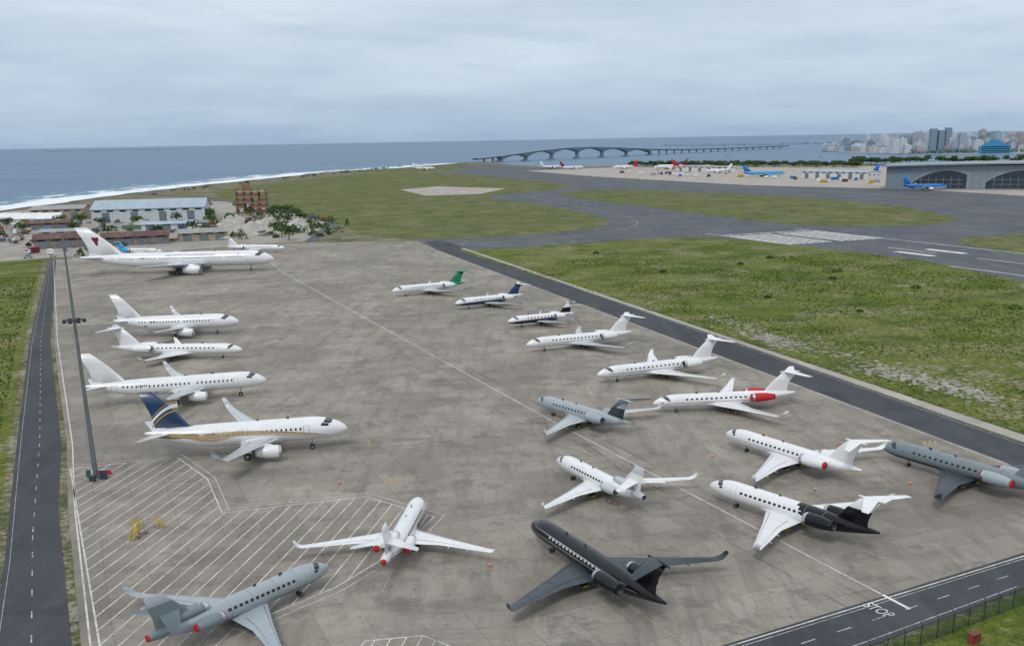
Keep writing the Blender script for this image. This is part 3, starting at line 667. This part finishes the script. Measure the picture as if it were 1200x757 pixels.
# ------------------------------------------------------------------ floodlight mast
def mast(x,y,h,zr,name='floodlight_mast'):
    root=empty(name,(x,y,.05)); mb=MB()
    mb.tube((0,0,0),(0,0,h),.42,.13,0,14); mb.tube((0,0,0),(0,0,.12),.9,.9,0,14)
    for k in range(8):
        a=k*math.pi/4; mb.box((.62*math.cos(a),.62*math.sin(a),.35),(.06,.06,.6),0)
    mb.obj('pole',[simple('galvanised_steel',(.20,.22,.24),.5,.5)],root,False)
    mb=MB(); n=16
    for k in range(n):
        a=2*math.pi*k/n;b=2*math.pi*(k+1)/n
        mb.tube((1.3*math.cos(a),1.3*math.sin(a),zr),(1.3*math.cos(b),1.3*math.sin(b),zr),.07,.07,0,6)
    for k in range(8):
        a=2*math.pi*k/8; mb.tube((.2*math.cos(a),.2*math.sin(a),zr),(1.3*math.cos(a),1.3*math.sin(a),zr),.05,.05,0,6)
        mb.box((1.55*math.cos(a),1.55*math.sin(a),zr-.1),(.45,.55,.4),1,rz=a,taper=.7)
    mb.obj('lamp_ring',[DGREY,FAN],root)
    mb=MB(); mb.box((1.5,-.6,.75),(1.0,.6,1.5),0); mb.box((1.5,-.6,1.53),(1.1,.7,.06),1); mb.box((.2,-1.8,.5),(.9,.5,1.0),0); mb.box((-1.3,.4,.6),(.6,.5,1.2),2)
    for q in range(4): mb.box((-1.2+q*.9,1.7,.35),(.8,.3,.7),3 if q%2 else 4,taper=.6)
    mb.obj('control_cabinets',[DGREY,STRUT,simple('cabinet_green',(.05,.12,.08),.5),RED,WHITE],root)
mast(-66.9,155.3,38.5,25.5)
for (x,y) in ((215,1500),(300,1440),(372,1250),(420,1150),(330,1560),(500,860)): mast(x,y,26,25)
YEL=simple('yellow_steel_paint',(.50,.34,.03),.5)
def stand(x,y,rz,s=1):
    root=empty('maintenance_stand',(x,y,.05),rz); root.scale=(s,s,s); mb=MB()
    for i in (-.6,.6):
        for j in (-.9,.9): mb.tube((j,i,.15),(j*.8,i*.8,2.2),.06,.06,0)
    mb.box((0,0,1.3),(1.6,1.1,.08),0); mb.box((0,0,2.2),(1.5,1.05,.06),0)
    for k in range(5): mb.box((-1.0-.22*k,0,1.15-.25*k),(.25,.9,.05),0)
    for i in (-.5,.5):
        mb.tube((-.9,i,1.3),(-2.1,i,.1),.05,.05,0); mb.tube((-.9,i,2.3),(-2.1,i,1.0),.04,.04,0); mb.tube((-.7,i,2.2),(.7,i,3.0),.04,.04,0)
        mb.tube((-.7,i,3.0),(.7,i,3.0),.04,.04,0); mb.tube((.7,i,2.2),(.7,i,3.0),.04,.04,0); mb.tube((-.7,i,2.2),(-.7,i,3.0),.04,.04,0)
    mb.obj('frame',[YEL],root); mb=MB()
    for i in (-.7,.7):
        for j in (-1,1): mb.tube((j,i-.06,.15),(j,i+.06,.15),.15,.15,0,10)
    mb.obj('wheels',[RUBBER],root)
stand(-51.1,129.6,1.3,.85); stand(-49.4,132.8,2.6,.5); 
def cone(x,y):
    root=empty('traffic_cone',(x,y,.05)); mb=MB(); mb.box((0,0,.03),(.42,.42,.06),0); mb.tube((0,0,.06),(0,0,.35),.17,.10,0,10); mb.tube((0,0,.35),(0,0,.52),.10,.075,1,10); mb.tube((0,0,.52),(0,0,.75),.075,.03,0,10)
    mb.obj('cone_body',[simple('cone_orange',(.5,.12,.03),.6),WHITE],root)
for (x,y) in ((-27,150),(14,139),(-3,117),(-30,108),(45,143),(33,160),(56,166),(60,145)): cone(x,y)
# ------------------------------------------------------------------ fence, marker posts
root=empty('chain_link_fence',(0,0,0)); mb=MB(); a=Vector((100,129.5)); b=Vector((-20,58)); Lf=(b-a).length; d=(b-a)/Lf; k=0
while k<Lf:
    p=a+d*k; mb.tube((p.x,p.y,0),(p.x,p.y,2.3),.06,.06,0,6); mb.tube((p.x,p.y,2.3),(p.x+d.y*.3,p.y-d.x*.3,2.65),.04,.04,0,6); k+=2.6
for zz in (.1,.3,.5,.7,.9,1.1,1.3,1.5,1.7,1.9,2.1,2.27): mb.tube((a.x,a.y,zz),(b.x,b.y,zz),.022,.022,0,4)
k=0
while k<Lf:
    p=a+d*k; mb.tube((p.x,p.y,.05),(p.x,p.y,2.25),.016,.016,0,3,False); k+=.22
mb.obj('fence_panels',[simple('fence_green',(.022,.05,.035),.6)],root)
sheet('outer_road',[(104,118),(46,86),(-10,52),(-4,46),(52,78),(110,111)],.05,SAND)
sheet('grass_verge',[(97,128),(59.4,107.3),(37,94.2),(-29,57.5),(-24,50),(46,87),(104,119)],.045,GR)
root=empty('equipment_cabinet',(47.6,95.2,.04),R(28)); root.scale=(.75,.75,.75); mb=MB(); mb.box((0,0,.7),(1.6,.8,1.4),0); mb.box((0,0,1.43),(1.75,.95,.08),1); mb.box((-.4,-.41,.7),(.7,.03,1.1),1); mb.box((.4,-.41,.7),(.7,.03,1.1),1); mb.obj('cabinet',[simple('faded_red',(.30,.05,.045),.6),simple('dark_red',(.18,.03,.03),.5)],root)
for k in range(9):
    u=k/8; x=-70-(u*60); y=121+u*160; root=empty('marker_post',(x-2,y,0)); mb=MB(); mb.tube((0,0,0),(0,0,.9),.09,.07,0); mb.box((0,0,1.0),(.3,.3,.25),1); mb.obj('post',[STRUT,YEL],root)
# ------------------------------------------------------------------ buildings (west yard)
def m_roof(name,col,col2,per=1.0,rz=0):
    m,t,b=newmat(name,.6,.1,.4); v=t.map(oco(t),rz=rz); wv=t.new('ShaderNodeTexWave',wave_type='BANDS',bands_direction='X'); wv.inputs['Scale'].default_value=per; t.L(v,wv.inputs['Vector'])
    n=t.noise(t.map(v,(1,.2,1)),.25,6,.7); c=t.mix(t.ramp(n,[(.4,0),(.62,1)]),col,col2); c=t.mix(.25,c,t.mix(1.0,c,wv.outputs['Color'],'MULTIPLY')); t.L(c,b.inputs['Base Color']); return m
ROOFB=m_roof('blue_grey_roof',(.36,.47,.55),(.45,.55,.62)); ROOFR=m_roof('rust_roof',(.10,.035,.03),(.17,.09,.07)); ROOFG=m_roof('grey_roof',(.30,.31,.31),(.40,.40,.39)); WALLW=simple('white_render',(.62,.63,.62),.8); WALLT=simple('tan_render',(.36,.29,.20),.8); WALLD=simple('weathered_wall',(.20,.18,.165),.85,var=.3)
def shed(name,c,size,h,rise,rz,wall,roof,doors=4,win=6):
    root=empty(name,(c[0],c[1],0),rz); lx,ly=size[0]/2,size[1]/2; mb=MB()
    V=[(-lx,-ly,0),(lx,-ly,0),(lx,ly,0),(-lx,ly,0),(-lx,-ly,h),(lx,-ly,h),(lx,ly,h),(-lx,ly,h),(-lx,0,h+rise),(lx,0,h+rise)]
    mb.add(V,[(0,1,5,4),(1,2,6,9,5),(2,3,7,6),(3,0,4,8,7)]); mb.obj('walls',[wall],root)
    e=.8; V=[(-lx-e,-ly-e,h-e*rise/ly+.05),(lx+e,-ly-e,h-e*rise/ly+.05),(lx+e,0,h+rise+.05),(-lx-e,0,h+rise+.05),(lx+e,ly+e,h-e*rise/ly+.05),(-lx-e,ly+e,h-e*rise/ly+.05)]
    V2=[(x,y,z+.15) for x,y,z in V]; mb=MB(); mb.add(V+V2,[(6,7,8,9),(9,8,10,11),(0,6,9,3),(3,9,11,5),(1,2,8,7),(2,4,10,8),(0,1,7,6),(4,5,11,10)]); mb.obj('roof',[roof],root)
    mb=MB()
    for k in range(doors): x=-lx+(k+.5)*2*lx/doors; mb.box((x,-ly-.05,h*.38),(min(5,lx/doors*1.1),.12,h*.76),0)
    for k in range(win): x=-lx+(k+.5)*2*lx/win; mb.box((x,-ly-.04,h*.86),(2*lx/win*.5,.1,h*.12),1)
    for k in range(3): mb.box((lx+.04,-ly+(k+.5)*2*ly/3,h*.6),(.1,2.5,1.4),1)
    mb.obj('doors_and_windows',[simple('door_grey',(.16,.18,.20),.7),GLASS],root); return root
shed('warehouse',(-257,755),(76,50),9,5,R(11),simple('cladding_white',(.50,.55,.58),.6),ROOFB,4,9)
shed('workshop_building',(-330,770),(36,30),8,2,R(11),WALLT,ROOFG,3,5)
shed('workshop_building',(-204,566),(34,22),4.5,1.8,R(20),WALLD,ROOFR,4,4)
shed('workshop_building',(-238,556),(30,24),5,1.9,R(20),WALLD,ROOFR,3,4)
shed('storage_shed',(-172,582),(26,20),4.5,1.6,R(20),WALLT,ROOFG,3,4)
shed('storage_shed',(-262,610),(24,14),4,1.2,R(10),WALLW,ROOFG,2,3)
shed('storage_shed',(-215,655),(30,12),4,1.2,R(12),WALLW,ROOFB,3,3)
shed('storage_shed',(-300,680),(26,14),4,1.2,R(12),WALLD,ROOFR,3,3)
for (x,y) in ((-352,735),(-336,731),(-320,729),(-370,700)): shed('marquee_tent',(x,y),(14,18),4,3.2,R(8),simple('tent_white',(.72,.73,.74),.7),simple('tent_white',(.72,.73,.74),.7),1,0)
root=empty('unfinished_building',(-196,800,0),R(8)); mb=MB()
for k in range(5): mb.box((0,0,4*k+.2),(24,16,.5),0)
for i in range(5):
    for j in range(3): mb.box((-11+5.5*i,-7+7*j,9),(.8,.8,18),1)
for i in range(4):
    for k in range(4):
        if (i*3+k*5)%4: mb.box((-8.2+5.5*i,-6.7,4*k+1.7),(4.4,.3,2.6),2)
for k in range(4): mb.box((11.2,0,4*k+1.8),(.3,12,2.6),2)
mb.box((-4,3,19.5),(6,6,4),2)
mb.obj('frame',[simple('raw_concrete',(.30,.26,.23),.9),simple('oxide_red_steel',(.25,.10,.07),.7),simple('brick_infill',(.26,.14,.10),.9)],root)
def heap(x,y,r,h,mat):
    V=[(0,0,h)];F=[];n=22;rings=7
    for i in range(1,rings+1):
        for k in range(n):
            a=2*math.pi*k/n; rr=r*i/rings*(1+.18*noise.noise(Vector((x+math.cos(a)*2,math.sin(a)*2,i*.2)))); V.append((rr*math.cos(a),rr*math.sin(a),max(0,h*(1-(i/rings)**1.2)*(1+.3*noise.noise(Vector((x+rr*math.cos(a)*.3,rr*math.sin(a)*.3,0)))))))
    for k in range(n): F.append((0,1+k,1+(k+1)%n))
    for i in range(rings-1):
        for k in range(n): F.append((1+i*n+k,1+(i+1)*n+k,1+(i+1)*n+(k+1)%n,1+i*n+(k+1)%n))
    mesh('gravel_heap',V,F,mat,loc=(x,y,.03))
GRAVEL=m_asphalt('gravel_pale',(.36,.34,.31),(.50,.47,.43))
for (x,y,r,h) in ((-152,612,12,7.5),(-167,622,13,7),(-140,618,10,6),(-150,640,14,7.5),(-170,646,11,6),(-128,640,8,3.5),(-185,700,14,6),(-160,700,10,4),(-178,668,12,7),(-240,680,10,5),(-135,665,9,5)): heap(x,y,r,h,GRAVEL)
mb=MB()
for k in range(140):
    x=random.uniform(-345,-120);y=random.uniform(575,730); a=random.uniform(0,3)
    for q in range(random.randint(1,4)): mb.box((x+q*.3,y,.5+q*.9),(random.uniform(2,7),random.uniform(1,3),.8),random.randint(0,5),rz=a)
mb.obj('stacked_building_materials',[simple('timber_stack',(.30,.22,.13),.9),WALLD,WALLW,simple('steel_stack',(.12,.13,.14),.6),simple('tarp_blue',(.05,.14,.30),.6),simple('rust_stack',(.20,.09,.05),.9)])
def vehicle(name,x,y,rz,L,W,Hh,col,box=False):
    root=empty(name,(x,y,.06),rz); mb=MB(); g=.35
    if box:
        mb.box((-L*.12,0,g+Hh*.52),(L*.74,W,Hh*.9),0); mb.box((L*.38,0,g+Hh*.36),(L*.22,W*.95,Hh*.62),1,taper=.92); mb.box((L*.47,0,g+Hh*.48),(L*.05,W*.85,Hh*.25),2)
        mb.box((0,0,g),(L*.95,W*.6,.2),3)
    else:
        mb.box((0,0,g+Hh*.22),(L,W,Hh*.42),0,taper=.96); mb.box((-L*.05,0,g+Hh*.62),(L*.58,W*.92,Hh*.40),2,taper=.78); mb.box((-L*.05,0,g+Hh*.84),(L*.42,W*.72,.05),0)
    mb.obj('body',[col,WHITE,GLASS,DGREY],root); mb=MB()
    for i in (-.32,.32):
        for j in (-1,1): mb.tube((L*i,j*(W/2-.15),.33),(L*i,j*(W/2+.03),.33),.35,.35,0,12)
    mb.obj('wheels',[RUBBER],root)
cols=[WHITE,WHITE,SILVER,MAROON,BLUE,DGREY,YEL,WHITE]
for k in range(34):
    x=random.uniform(-350,-130);y=random.uniform(585,720); vehicle('parked_car' if k%3 else 'box_truck',x,y,random.uniform(0,3),*((4.4,1.8,1.4) if k%3 else (8,2.4,3)),cols[k%8],box=not k%3)
for k in range(30):
    u=random.random(); x=150+u*290+random.uniform(-15,25); y=1560-u*560+random.uniform(-20,60); vehicle('ground_service_vehicle',x,y,random.uniform(0,3),random.choice((6,9,12)),2.5,3,cols[(k*5)%8],box=True)
for k,(x,y) in enumerate(((-222,500),(-226,508),(-232,497),(-240,520),(-228,530))): vehicle('box_truck' if k%2 else 'parked_car',x,y,1.2+k,*((7,2.3,2.8) if k%2 else (4.4,1.8,1.4)),cols[k],box=bool(k%2))
for k in range(16):
    x=random.uniform(-340,-240);y=random.uniform(640,700); root=empty('shipping_container',(x,y,.05),random.choice((.2,1.77))); mb=MB(); mb.box((0,0,1.3),(12,2.4,2.6),0)
    for q in range(23): mb.box((-5.6+q*.5,0,1.3),(.2,2.5,2.3),0)
    mb.obj('container_shell',[simple('container_%d'%(k%4),((.3,.08,.05),(.05,.12,.25),(.45,.45,.43),(.1,.2,.12))[k%4],.7)],root)
# ------------------------------------------------------------------ vegetation
LEAF,t,b=newmat('foliage',.9,0,.15); n=t.noise(pos(t),.6,4,.7); t.L(t.ramp(n,[(.3,(.022,.042,.012)),(.5,(.045,.085,.022)),(.72,(.09,.14,.04))]),b.inputs['Base Color'])
def clump(mb,x,y,z,rx,rz_,n,s):
    for _ in range(n):
        a=random.uniform(0,6.28); u=random.uniform(-.2,1); rr=math.sqrt(max(0,1-u*u))*random.uniform(.55,1.05)
        c=Vector((x+rx*rr*math.cos(a),y+rx*rr*math.sin(a),z+rz_*(u*.8+.2)*random.uniform(.7,1.1)))
        d1=Vector((random.gauss(0,1),random.gauss(0,1),random.gauss(0,.6))).normalized()*s*random.uniform(.5,1.2); d2=d1.orthogonal().normalized()*s*random.uniform(.3,.8)
        mb.add([c-d1,c+d2,c+d1,c-d2],[(0,1,2,3)],0)
def tree(mb,x,y,h,r,s):
    mb.tube((x,y,0),(x+.2,y,h*.55),h*.035,h*.02,1,5)
    for k in range(5):
        a=k*1.3+x; ox,oy=math.cos(a)*r*.5,math.sin(a)*r*.5
        mb.tube((x+.1,y,h*.4),(x+ox,y+oy,h*.7),h*.015,h*.008,1,4)
        clump(mb,x+ox,y+oy,h*.5,r*.62,h*.42,26,s)
BARK=simple('bark',(.12,.09,.07),.9)
mb=MB()
for k in range(170):
    u=random.random(); x=215+u*330+random.uniform(-8,8); y=1900-u*260+random.uniform(-25,25); tree(mb,x,y,random.uniform(6,11),random.uniform(4,7),1.6)
for k in range(120):
    u=random.random(); x=560+u*600; y=1740-u*110+random.uniform(-25,25); tree(mb,x,y,random.uniform(8,15),random.uniform(5,9),1.9)
mb.obj('distant_tree_line',[LEAF,BARK])
mb=MB()
for k in range(150):
    x=random.uniform(-195,-100);y=random.uniform(575,860)
    if x>-112-(y-690)*.45: continue
    clump(mb,x,y,0,random.uniform(1.5,5),random.uniform(1.5,4.5),45,.8)
for k in range(25): clump(mb,random.uniform(-428,-200),random.uniform(500,560),0,random.uniform(1.5,4),random.uniform(1.5,4),40,.8)
for k in range(40):
    y=random.uniform(860,2200); xx=-405+max(0,y-1200)*.16; clump(mb,xx+random.uniform(6,30),y,0,random.uniform(2,5),random.uniform(1.5,3),30,1.0)
mb.obj('scrub_bushes',[LEAF,BARK])
for (x,y) in ((-205,605),(-180,672),(-250,700),(-128,585),(-135,600),(-300,640),(-288,700),(-220,690),(-198,690),(-160,760),(-150,735),(-170,780),(-310,720),(-360,660),(-345,600),(-290,590),(-140,700),(-185,745),(-215,830),(-240,830),(-300,830),(-120,565),(-232,600),(-268,640),(-325,655),(-192,630),(-206,720),(-214,745),(-380,640),(-270,690),(-338,700),(-165,730)):
    mb=MB(); tree(mb,0,0,random.uniform(6,9.5),random.uniform(3.4,5.4),.85); mb.obj('broadleaf_tree',[LEAF,BARK],loc=(x,y,0))
for (x,y,r,h) in ((122,390,3.0,2.0),(126,392,2.2,1.5),(118,372,1.6,1),(138,345,1.8,1.2),(95,420,1.4,1),(150,300,2,1.4),(160,310,1.5,1),(130,235,1.2,.8),(104,300,1,.8),(84,330,1.3,.9),(146,262,1.6,1.1),(60,400,1.6,1.1),(112,440,1.8,1.2),(40,470,1.6,1.2)):
    mb=MB(); clump(mb,0,0,0,r,h,120,.35); mb.obj('bush',[LEAF],loc=(x,y,.06))
TUFT,t,b=newmat('grass_tuft',.95,0,.1); n=t.noise(pos(t),.10,7,.8); t.L(t.ramp(n,[(.32,(.033,.064,.010)),(.48,(.092,.142,.022)),(.66,(.20,.215,.055))]),b.inputs['Base Color'])
mb=MB(); cnt=0
while cnt<16000:
    y=115+330*random.random()**1.5; x=random.uniform(-30,215)
    if not inside(bigP,x,y): continue
    if noise.noise(Vector((x*.045,y*.03,3)))*1.3+random.uniform(-.35,.35)<0: continue
    cnt+=1; s=random.uniform(.2,.5)*(1+y/600)
    for q in range(3):
        a=random.uniform(0,6.28); dx,dy=math.cos(a)*s,math.sin(a)*s
        mb.add([(x-dx*.5,y-dy*.5,.06),(x+dx*.5,y+dy*.5,.06),(x+dx*.2+random.uniform(-.2,.2),y+dy*.2,.06+s*random.uniform(.3,.7))],[(0,1,2)],0)
vv=[(-66,121),(-90,176),(-133,276),(-220,490)]
for k in range(2500):
    y=random.uniform(110,420); i=0 if y<176 else (1 if y<276 else 2); u=(y-vv[i][1])/(vv[i+1][1]-vv[i][1]); x=vv[i][0]+(vv[i+1][0]-vv[i][0])*u-2.5-random.random()**1.5*30; s=random.uniform(.3,.7)
    for q in range(3):
        a=random.uniform(0,6.28); dx,dy=math.cos(a)*s,math.sin(a)*s
        mb.add([(x-dx*.5,y-dy*.5,.03),(x+dx*.5,y+dy*.5,.03),(x+dx*.2,y+dy*.2,s*.8)],[(0,1,2)],0)
mb.obj('grass_tufts',[TUFT])
mb=MB()
def rubble(cx,cy,sx,sy,n,ang):
    for _ in range(n):
        a=random.gauss(0,1)*sx;b=random.gauss(0,1)*sy; x=cx+a*math.cos(ang)-b*math.sin(ang); y=cy+a*math.sin(ang)+b*math.cos(ang)
        if not inside(bigP,x,y): continue
        r=random.uniform(.15,.95)*random.random()+.12; m=7; ph=random.random()*6
        mb.add([(x+r*random.uniform(.6,1.3)*math.cos(ph+k*6.283/m),y+r*.8*random.uniform(.6,1.3)*math.sin(ph+k*6.283/m),.085+random.random()*.03) for k in range(m)],[tuple(range(m))],0)
rubble(69,259,3.0,8,520,.3); rubble(84,218,2.5,5,260,.3); rubble(93,203,2.8,7,460,.3); rubble(80,232,6,14,110,.3); rubble(110,215,10,12,60,0); rubble(64,285,2,8,110,.3)
mb.obj('gravel_patch',[m_asphalt('coral_rubble',(.27,.26,.225),(.42,.40,.36))])
# ------------------------------------------------------------------ bridge
BR=simple('hazy_bridge_concrete',(.24,.29,.335),.8)  # pale blue-grey: distance haze is painted into the concrete colour
root=empty('sea_bridge',(0,0,0)); mb=MB()
P0=Vector((-75,2500));P1=Vector((190,2800));P2=Vector((560,3420));P3=Vector((1100,4150))
def bz3(u): return P0*(1-u)**3+P1*3*u*(1-u)**2+P2*3*u*u*(1-u)+P3*u**3
def dz(u):
    x=(u-.30)/.22; return 5+18*math.exp(-x*x)+3*min(1,u*6)
NS=240
V=[];F=[]
spans=[.07,.145,.22,.295,.37,.445,.52]
def soff(u):
    if u<spans[0] or u>spans[-1]: return 2.2
    for i in range(len(spans)-1):
        if spans[i]<=u<=spans[i+1]:
            t_=(u-spans[i])/(spans[i+1]-spans[i]); return 2.6+8.5*abs(2*t_-1)**2.2
for k in range(NS+1):
    u=k/NS;p=bz3(u);q=bz3(min(1,u+.001));p_=bz3(max(0,u-.001));d=(q-p_).normalized();n=Vector((-d.y,d.x))*10;z=dz(u);b_=z-soff(u)
    V+=[(p.x+n.x,p.y+n.y,z+1),(p.x-n.x,p.y-n.y,z+1),(p.x-n.x*.7,p.y-n.y*.7,max(b_,-1)),(p.x+n.x*.7,p.y+n.y*.7,max(b_,-1))]
for k in range(NS):
    for j in range(4): F.append((4*k+j,4*k+(j+1)%4,4*k+4+(j+1)%4,4*k+4+j))
mb.add(V,F,0)
for u in spans:
    p=bz3(u); z=dz(u)-8; mb.tube((p.x,p.y,-2),(p.x,p.y,z+1),6,5,0,10); mb.box((p.x,p.y,-.5),(24,16,3),0)
for k in range(1,40):
    u=k/40
    if spans[0]-.01<u<spans[-1]+.01: continue
    p=bz3(u); mb.tube((p.x,p.y,-2),(p.x,p.y,dz(u)-1),2.2,2.2,0,8)
mb.obj('deck_and_piers',[BR],root)
# ------------------------------------------------------------------ city island
def m_city(name,c1,c2):
    m,t,b=newmat(name,.8,0,.2); v=pos(t); br=t.new('ShaderNodeTexBrick',offset=0); br.inputs['Scale'].default_value=1; br.inputs['Brick Width'].default_value=4; br.inputs['Row Height'].default_value=3.3; br.inputs['Mortar Size'].default_value=.8
    sx=t.new('ShaderNodeSeparateXYZ'); t.L(v,sx.inputs[0]); cb=t.new('ShaderNodeCombineXYZ'); t.L(t.math('ADD',sx.outputs['X'],sx.outputs['Y']),cb.inputs['X']); t.L(sx.outputs['Z'],cb.inputs['Y']); t.L(cb.outputs[0],br.inputs['Vector'])
    br.inputs['Color1'].default_value=(*c2,1); br.inputs['Color2'].default_value=(*[k*.8 for k in c2],1); br.inputs['Mortar'].default_value=(*c1,1); t.L(br.outputs['Color'],b.inputs['Base Color']); return m
CM=[m_city('hazy_city_facade_%d'%k,c,tuple(a*.6+.07 for a in c)) for k,c in enumerate(((.58,.62,.66),(.44,.50,.56),(.50,.51,.52),(.34,.43,.52),(.42,.40,.41),(.22,.31,.40)))]  # facade and window tones have the distance haze mixed into their colour
sheet('city_island',jag([(930,2850),(980,2600),(1060,2420),(1500,2250),(2300,2150),(2600,3200),(1500,3600),(1100,3400),(960,3100),(930,2850)],60,10),.3,simple('hazy_city_ground',(.25,.30,.32),.9,scale=.01),3)  # island ground tinted blue-grey, haze put into the base colour
mb=MB()
for k in range(1000):
    u=random.random(); x=965+u*1290; y=2600-u*360+random.random()**1.2*680+20; e=max(0,min(1,(x-940)/160))
    h=random.uniform(12,32)*(.5+.5*e)
    if random.random()<.16: h=random.uniform(32,54)*(.6+.4*e)
    wx,wy=random.uniform(10,24),random.uniform(10,22); i=random.choice((0,0,0,1,1,2,3,4,5)); mb.box((x,y,h/2),(wx,wy,h),i); 
    mb.box((x+random.uniform(-3,3),y,h+1.5),(wx*.4,wy*.4,3),i)
for (x,h,w_) in ((1062,58,15),(1080,54,14),(1095,60,13),(1290,54,18),(1350,58,14),(1420,58,16),(1200,50,16),(1600,60,18)): mb.box((x,2560-(x-1010)*.26+90,h/2),(w_,w_,h),5 if x<1100 else 3)
mb.obj('city_buildings',CM)
root=empty('blue_waterfront_building',(1130,2445,0),R(-15)); mb=MB()
mb.box((0,0,8),(64,30,16),0)
for k in range(5): mb.box((0,0,18+k*3),(54-k*10,26-k*4,3),0)
for k in range(4): mb.box((0,-15.2,3+k*4),(60,.4,1.6),1)
mb.obj('tiers',[simple('hazy_blue',(.05,.26,.46),.6),GLASS],root)
mb=MB()
for k in range(160):
    u=random.random(); x=990+u*1100; y=2590-u*330+random.uniform(-12,8)
    clump(mb,x,y,0,random.uniform(7,13),random.uniform(6,12),16,4)
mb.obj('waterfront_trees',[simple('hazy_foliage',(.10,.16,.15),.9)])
for (x,y,l) in ((1500,5600,500),(-5200,14000,900),(1150,6000,260)):
    mb=MB()
    for k in range(60): mb.box((x+random.uniform(-l,l),y+random.uniform(-60,60),3),(random.uniform(30,80),40,random.uniform(6,16)),0)
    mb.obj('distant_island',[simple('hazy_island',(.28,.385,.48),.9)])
# ------------------------------------------------------------------ terminal
root=empty('terminal_building',(0,0,0)); TG=simple('terminal_panel',(.20,.25,.29),.5); TR=simple('terminal_roof',(.25,.295,.33),.5)
A=Vector((356,985));B=Vector((600,862)); d=(B-A).normalized(); n=Vector((-d.y,d.x)); Lt=(B-A).length; rz=math.atan2(d.y,d.x)
def tp(s,o): q=A+d*s+n*o; return q.x,q.y
mb=MB()
c=tp(Lt/2,32); mb.box((c[0],c[1],10.5),(Lt,64,21),0,rz=rz)
V=[];F=[];m=24
for k in range(m+1):
    u=k/m; z=21.3+2.2*math.sin(math.pi*u)**.8
    for o in (-5,68): q=tp(-4+(Lt+8)*u,o); V+=[(q[0],q[1],z),(q[0],q[1],z-1.2)]
for k in range(m):
    b0=4*k; F+=[(b0,b0+2,b0+6,b0+4),(b0+1,b0+5,b0+7,b0+3),(b0,b0+4,b0+5,b0+1),(b0+2,b0+3,b0+7,b0+6)]
mb.add(V,F,1)
def arch(s0,s1,h,i,o):
    V=[];nn=20
    for k in range(nn+1):
        u=k/nn; q=tp(s0+(s1-s0)*u,o); V.append((q[0],q[1],1.0))
    for k in range(nn+1):
        u=k/nn; q=tp(s0+(s1-s0)*u,o); V.append((q[0],q[1],2+h*(math.sin(math.pi*(.06+.70*u))**.75)))
    mb.add(V,[(k,k+1,nn+2+k,nn+1+k) for k in range(nn)],i)
for s0 in (24,86,152,214):
    arch(s0-2.5,s0+48.5,16,1,-.25); arch(s0,s0+46,14.5,2,-.45)
    for k in range(6): q=tp(s0+7+k*6.5,-.6); mb.box((q[0],q[1],6.0),(.3,.2,10),1,rz=rz)
    for zz in (4.5,8.5): q=tp(s0+24,-.7); mb.box((q[0],q[1],zz),(38,.2,.25),1,rz=rz)
mb.obj('hall',[TG,TR,simple('terminal_dark_glazing',(.035,.05,.065),.25)],root)
shed('terminal_annex',(392,1235),(90,26),8,1.5,R(-52),WALLW,ROOFB,6,10); shed('terminal_annex',(300,1560),(110,22),7,1.5,R(-50),WALLW,ROOFG,6,10)
shed('terminal_annex',(480,1090),(90,40),12,2,R(-50),simple('hazy_blue_wall',(.06,.25,.5),.6),ROOFB,4,8)
print('done')
